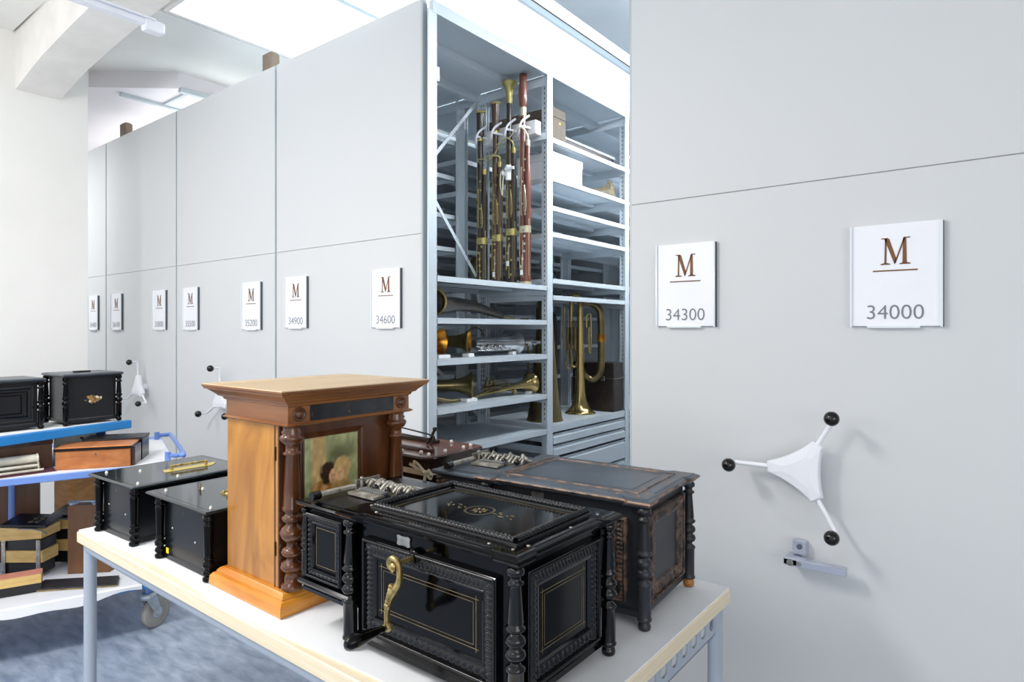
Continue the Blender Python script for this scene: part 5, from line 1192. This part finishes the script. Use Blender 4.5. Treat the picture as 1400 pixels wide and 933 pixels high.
b = MB(); b.loft([[(-2.29 - w_, y, 2.3855), (-2.29 + w_ * 0.8, y, 2.3855), (-2.29 + w_ * 0.6, y + 0.004, 2.3855 + h * 0.6), (-2.29, y, 2.3855 + h), (-2.29 - w_ * 0.7, y - 0.004, 2.3855 + h * 0.55)] for y, w_, h in ((3.70, 0.03, 0.012), (3.80, 0.05, 0.04), (3.92, 0.055, 0.065), (4.0, 0.06, 0.10), (4.04, 0.06, 0.145), (4.08, 0.05, 0.14), (4.10, 0.03, 0.04))])
b.build('hide', 'leather', t, world=True)
# big dark case at the back of the drawer-top
t = thing('black_instrument_case', 'dark leather instrument case standing behind the euphonium', 'case', (-2.36, 4.05, 0.8665))
b = MB(); b.bbox(-2.56, -2.215, 3.98, 4.115, 0.8665, 1.215, 0.006); b.build('case_body', 'caseb', t, world=True)
b = MB(); b.box(-2.565, -2.21, 3.975, 4.12, 1.10, 1.104)
for x in (-2.47, -2.30): b.bbox(x - 0.016, x + 0.016, 3.971, 3.98, 1.085, 1.118, 0.002)
b.build('case_hardware', 'nickel', t, world=True)

# ------------------------------------------------------------------ brass instruments
def bell_up(b, r0, h, rim=0.108, n=28):
    # bell standing mouth-down: returns profile
    pr = [(rim, 0.0), (rim * 1.01, 0.003), (rim * 0.80, 0.018), (rim * 0.60, 0.045), (rim * 0.44, 0.09), (rim * 0.36, 0.15), (rim * 0.31, 0.24), (rim * 0.27, 0.38), (r0 * 1.1, 0.6 * h / 0.8), (r0, h)]
    b.lathe(pr, (0, 0, 0), (0, 0, 1), n)
t = thing('euphonium', 'yellow brass euphonium standing on its bell with loops to the right', 'brass horn', (-2.38, 3.80, 0.8665), math.radians(32), 'brass horns standing mouth-down')
b = MB(); bell_up(b, 0.021, 0.76, 0.108); b.build('bell', 'horng', t)
b = MB(); b.tube([(0, 0, 0.755), (-0.006, 0.0, 0.80), (-0.03, 0.0, 0.825), (-0.055, 0, 0.80), (-0.062, 0, 0.72), (-0.066, 0, 0.40), (-0.055, 0, 0.335), (-0.035, 0, 0.325), (-0.018, 0, 0.36), (-0.016, 0, 0.45)], [0.020, 0.019, 0.016, 0.013, 0.011, 0.010, 0.009], 12, 6)
b.build('main_tube', 'horng', t)
b = MB(); b.tube([(-0.02, 0.02, 0.745), (0.02, 0.02, 0.765), (0.075, 0.02, 0.765), (0.125, 0.02, 0.735), (0.145, 0.02, 0.66), (0.148, 0.02, 0.36), (0.130, 0.02, 0.27), (0.085, 0.02, 0.235), (0.035, 0.015, 0.265), (0.010, 0.01, 0.32)], [0.013, 0.015, 0.020, 0.024, 0.026, 0.026, 0.026, 0.022, 0.018, 0.015], 14, 6)
b.build('outer_loop', 'horn', t)
b = MB(); b.lathe([(0.028, 0), (0.028, 0.05)], (0.148, 0.02, 0.50), (0, 0, 1), 16); b.build('ferrule', 'horno', t)
for k, x in enumerate((-0.085, -0.060, -0.035)):
    b = MB(); b.cyl((x, -0.03, 0.44), (x, -0.03, 0.60), 0.0095); b.cyl((x, -0.03, 0.60), (x, -0.03, 0.64), 0.003); b.cyl((x, -0.03, 0.64), (x, -0.03, 0.643), 0.009)
    b.build('valve', 'horn', t)
b = MB(); b.tube([(0.045, 0.0, 0.60), (0.045, 0, 0.67), (0.06, 0, 0.69), (0.075, 0, 0.67), (0.075, 0, 0.44), (0.068, 0, 0.43), (0.062, 0, 0.44), (0.062, 0, 0.60)], 0.0062, 8, 5)
b.tube([(-0.11, -0.01, 0.74), (-0.115, -0.01, 0.6), (-0.12, -0.01, 0.55), (-0.11, -0.01, 0.5), (-0.115, -0.01, 0.44)], 0.006, 8, 5)
b.tube([(-0.09, -0.02, 0.52), (-0.07, -0.03, 0.46), (-0.055, -0.03, 0.36), (-0.075, -0.03, 0.31), (-0.10, -0.02, 0.36), (-0.085, -0.03, 0.46)], 0.0052, 8, 5)
b.build('valve_slides', 'horng', t)
t = thing('brass_tuba', 'tall tarnished brass tuba standing on its bell behind the post', 'brass horn', (-2.37, 3.36, 0.8665), math.radians(-45), 'brass horns standing mouth-down')
b = MB(); b.lathe([(0.118, 0), (0.12, 0.003), (0.112, 0.02), (0.100, 0.08), (0.088, 0.18), (0.074, 0.34), (0.062, 0.5), (0.05, 0.66)], (0, 0, 0), (0, 0, 1), 30); b.build('bell', 'horn', t)
b = MB(); b.tube([(0, 0, 0.655), (0, 0, 0.70), (-0.03, 0, 0.74), (-0.10, 0, 0.745), (-0.15, 0, 0.70), (-0.155, 0, 0.35), (-0.12, 0, 0.26), (-0.09, 0, 0.27)], [0.05, 0.047, 0.043, 0.038, 0.034, 0.028, 0.02, 0.016], 16, 6); b.build('main_tube', 'horn', t)
t = thing('dark_saxhorn', 'dark tarnished saxhorn standing mouth-down between the tuba and euphonium', 'brass horn', (-2.60, 3.66, 0.8665), math.radians(20), 'brass horns standing mouth-down')
b = MB(); b.lathe([(0.095, 0), (0.097, 0.003), (0.085, 0.025), (0.070, 0.09), (0.056, 0.22), (0.045, 0.40), (0.034, 0.60)], (0, 0, 0), (0, 0, 1), 26); b.build('bell', 'dhorn', t)
b = MB(); b.tube([(0, 0, 0.6), (0, 0, 0.66), (0.03, 0, 0.70), (0.07, 0, 0.68), (0.085, 0, 0.60), (0.085, 0, 0.3), (0.06, 0, 0.24)], [0.034, 0.032, 0.028, 0.024, 0.02, 0.016, 0.012], 12, 5); b.build('main_tube', 'dhorn', t)
b = MB(); b.tube([(-0.1, -0.02, 0.5), (-0.1, -0.02, 0.3), (-0.08, -0.02, 0.26), (-0.06, -0.02, 0.3), (-0.06, -0.02, 0.5)], 0.006, 8, 4); b.build('valve_slides', 'horn', t)

def lying_bell(label, mouth, direction, rim, length, m_in, m_out, grp, tail=0.02):
    # mouth centre, unit direction pointing out of the mouth
    d = Vector(direction).normalized(); M_ = Vector(mouth)
    t = thing('horn_bell', label, 'brass horn', mouth, 0.0, grp)
    b = MB(); L_ = length
    pr = [(rim, 0), (rim * 1.02, 0.003), (rim * 0.86, 0.014), (rim * 0.68, 0.035), (rim * 0.52, 0.07), (rim * 0.42, 0.12), (tail * 1.2, L_ * 0.8), (tail, L_)]
    b.lathe(pr, (0, 0, 0), -d, 28, cap=False)
    b.m(1).lathe([(rim * 0.995, 0.0005), (rim * 0.84, 0.0155), (rim * 0.66, 0.037), (rim * 0.50, 0.073), (rim * 0.3, 0.12), (0.004, 0.16)], (0, 0, 0), -d, 28, cap=False)
    b.build('bell', [m_out, m_in], t)
    return t
t = lying_bell('golden horn bell at the left edge of the third shelf', (-2.30, 2.345, 1.388), (0.95, 0.30, 0.0), 0.068, 0.20, 'horno', 'horn', None)
b = MB(); b.bbox(-2.335, -2.275, 2.30, 2.385, 1.3035, 1.322, 0.002); tag(b.build('foam_support', 'foam'), 'white foam block under the golden bell at the left of the third shelf', 'foam block', None)
t = lying_bell('dark horn bell with golden inside, between golden bell and silver instrument', (-2.305, 2.562, 1.387), (0.85, 0.53, 0), 0.064, 0.22, 'horno', 'horn', None, 0.035)
b = MB(); b.bbox(-2.33, -2.28, 2.53, 2.575, 1.3035, 1.323, 0.002); tag(b.build('foam_support', 'foam'), 'white foam block under the dark bell with golden inside', 'foam block')
t = thing('silver_ophicleide', 'bright silver keyed instrument lying on the third shelf', 'wind instrument', (-2.36, 2.85, 1.36))
dv = Vector((0.08, 1, 0.0)).normalized(); 
b = MB(); b.lathe([(0.022, 0), (0.034, 0.03), (0.037, 0.06), (0.041, 0.30), (0.046, 0.33), (0.064, 0.345), (0.065, 0.350), (0.03, 0.356), (0.02, 0.36), (0.014, 0.50), (0.010, 0.56)], (-2.345, 2.645, 1.372), dv, 28); b.build('body', 'silver', t, world=True)
b = MB()
for k in range(4): 
    y = 2.66 + k * 0.06; b.lathe([(0.017, 0), (0.018, 0.004), (0.01, 0.006)], (-2.298, y, 1.35), (1, 0, -0.2), 14); 
b.cyl((-2.297, 2.62, 1.335), (-2.29, 2.92, 1.335), 0.0025, n=6)
b.cyl((-2.30, 2.64, 1.392), (-2.29, 2.93, 1.388), 0.0025, n=6)
for k in range(9): y = 2.98 + k * 0.022; b.lathe([(0.010, 0), (0.011, 0.003), (0.006, 0.005)], (-2.298 + 0.0 * k, y, 1.366 + 0.012 * math.sin(k * 2.0)), (1, 0, 0.1), 12); b.ball((-2.302, y + 0.01, 1.378 - 0.01 * math.cos(k * 1.7)), 0.005, 8)
b.cyl((-2.30, 2.96, 1.360), (-2.296, 3.12, 1.352), 0.003, n=6); b.tube([(-2.30, 3.10, 1.38), (-2.295, 3.13, 1.372), (-2.295, 3.14, 1.36)], 0.004, 6, 4)
b.build('keywork', 'silver', t, world=True)
b = MB(); b.tube([(-2.42, 2.74 + 0.075 * math.cos(a), 1.40 + 0.062 * math.sin(a)) for a in [PI * k / 10 for k in range(11)]], 0.004, 8, 2); tag(b.build('brass_hoop', 'horn'), 'thin brass hoop rising behind the silver instrument', 'tube ring')
b = MB(); b.bbox(-2.33, -2.295, 2.93, 2.965, 1.3035, 1.322, 0.002); tag(b.build('foam_support', 'foam'), 'white foam block under the flange of the silver instrument', 'foam block')
# curved black horn on the second shelf
t = thing('serpent_horn', 'black leather-covered curved horn with brass mouth on the second shelf', 'wind instrument', (-2.4, 2.5, 1.5085))
b = MB(); b.tube([(-2.27, 2.255, 1.585), (-2.30, 2.35, 1.580), (-2.34, 2.52, 1.585), (-2.36, 2.68, 1.575), (-2.36, 2.80, 1.552), (-2.35, 2.90, 1.530)], [0.052, 0.042, 0.036, 0.030, 0.024, 0.017], 18, 6); b.build('body', 'dhorn', t, world=True)
b = MB(); d = Vector((0.55, -0.80, 0.08)); b.lathe([(0.052, 0), (0.060, 0.018), (0.074, 0.040), (0.076, 0.043), (0.058, 0.02), (0.03, -0.03)], (-2.272, 2.258, 1.585), d, 26, cap=False); b.build('mouth', 'horn', t, world=True)
b = MB(); b.tube([(-2.35, 2.90, 1.530), (-2.345, 2.96, 1.521), (-2.33, 3.0, 1.517)], [0.012, 0.007, 0.005], 10, 4); b.cyl((-2.35, 3.08, 1.515), (-2.34, 3.14, 1.515), 0.005); b.build('crook', 'horn', t, world=True)
# fourth shelf : bell and trumpet
t = lying_bell('tarnished brass horn bell at the left of the fourth shelf', (-2.31, 2.585, 1.150), (0.62, 0.78, 0.0), 0.072, 0.30, 'dhorn', 'horn', None, 0.024)
b = MB(); b.bbox(-2.35, -2.28, 2.515, 2.60, 1.0625, 1.082, 0.002); tag(b.build('foam_support', 'foam'), 'white foam block under the tarnished bell on the fourth shelf', 'foam block')
b = MB(); b.tube([(-2.30, 2.2, 1.13), (-2.28, 2.3, 1.10), (-2.27, 2.38, 1.083), (-2.26, 2.44, 1.084)], 0.009, 8, 5); b.tube([(-2.33, 2.2, 1.11), (-2.31, 2.28, 1.09), (-2.29, 2.33, 1.073)], 0.007, 8, 5); tag(b.build('brass_tubing', 'horn'), 'curved brass tubing below the tarnished bell at the fourth shelf edge', 'brass tube')
t = thing('trumpet', 'brass trumpet with valves lying on the fourth shelf, bell to the right', 'trumpet', (-2.33, 2.85, 1.10))
mth = Vector((-2.30, 3.115, 1.128)); dd = Vector((0.10, 0.97, 0.10)).normalized()
b = MB(); b.lathe([(0.066, 0), (0.067, 0.002), (0.052, 0.014), (0.038, 0.032), (0.026, 0.065), (0.018, 0.12), (0.012, 0.22), (0.009, 0.34), (0.007, 0.50)], mth, -dd, 28, cap=False); b.build('bell', 'horng', t, world=True)
b = MB(); b.tube([(-2.34, 2.64, 1.082), (-2.33, 2.75, 1.106), (-2.325, 2.86, 1.128), (-2.32, 2.90, 1.132)], 0.006, 8, 4); b.tube([(-2.33, 2.70, 1.130), (-2.325, 2.85, 1.150), (-2.32, 2.90, 1.145), (-2.315, 2.92, 1.12), (-2.31, 2.93, 1.10), (-2.305, 2.95, 1.085)], 0.006, 8, 4)
b.ball((-2.303, 2.955, 1.083), 0.015, 12); b.tube([(-2.32, 2.68, 1.118), (-2.31, 2.80, 1.126), (-2.31, 2.84, 1.118)], 0.005, 8, 4); b.build('tubing', 'horn', t, world=True)
for k in range(3):
    b = MB(); y = 2.74 + k * 0.035; b.cyl((-2.345, y, 1.085), (-2.325, y - 0.01, 1.165), 0.010); b.cyl((-2.325, y - 0.01, 1.165), (-2.32, y - 0.012, 1.185), 0.003); b.build('valve', 'horn', t, world=True)
b = MB(); b.bbox(-2.315, -2.28, 3.075, 3.105, 1.0625, 1.079, 0.002); tag(b.build('foam_support', 'foam'), 'white foam block under the trumpet bell', 'foam block')
# horn parts seen on the far shelves behind the bassoons
t = thing('far_horn', 'dim brass horn bell seen behind the bassoons on a rear shelf', 'brass horn', (-3.2, 3.75, 1.80))
b = MB(); b.lathe([(0.11, 0), (0.112, 0.004), (0.08, 0.03), (0.05, 0.09), (0.03, 0.2), (0.022, 0.34)], (-3.12, 3.62, 1.92), (-0.4, 0.9, 0.0), 26); b.build('bell', 'horn', t, world=True)
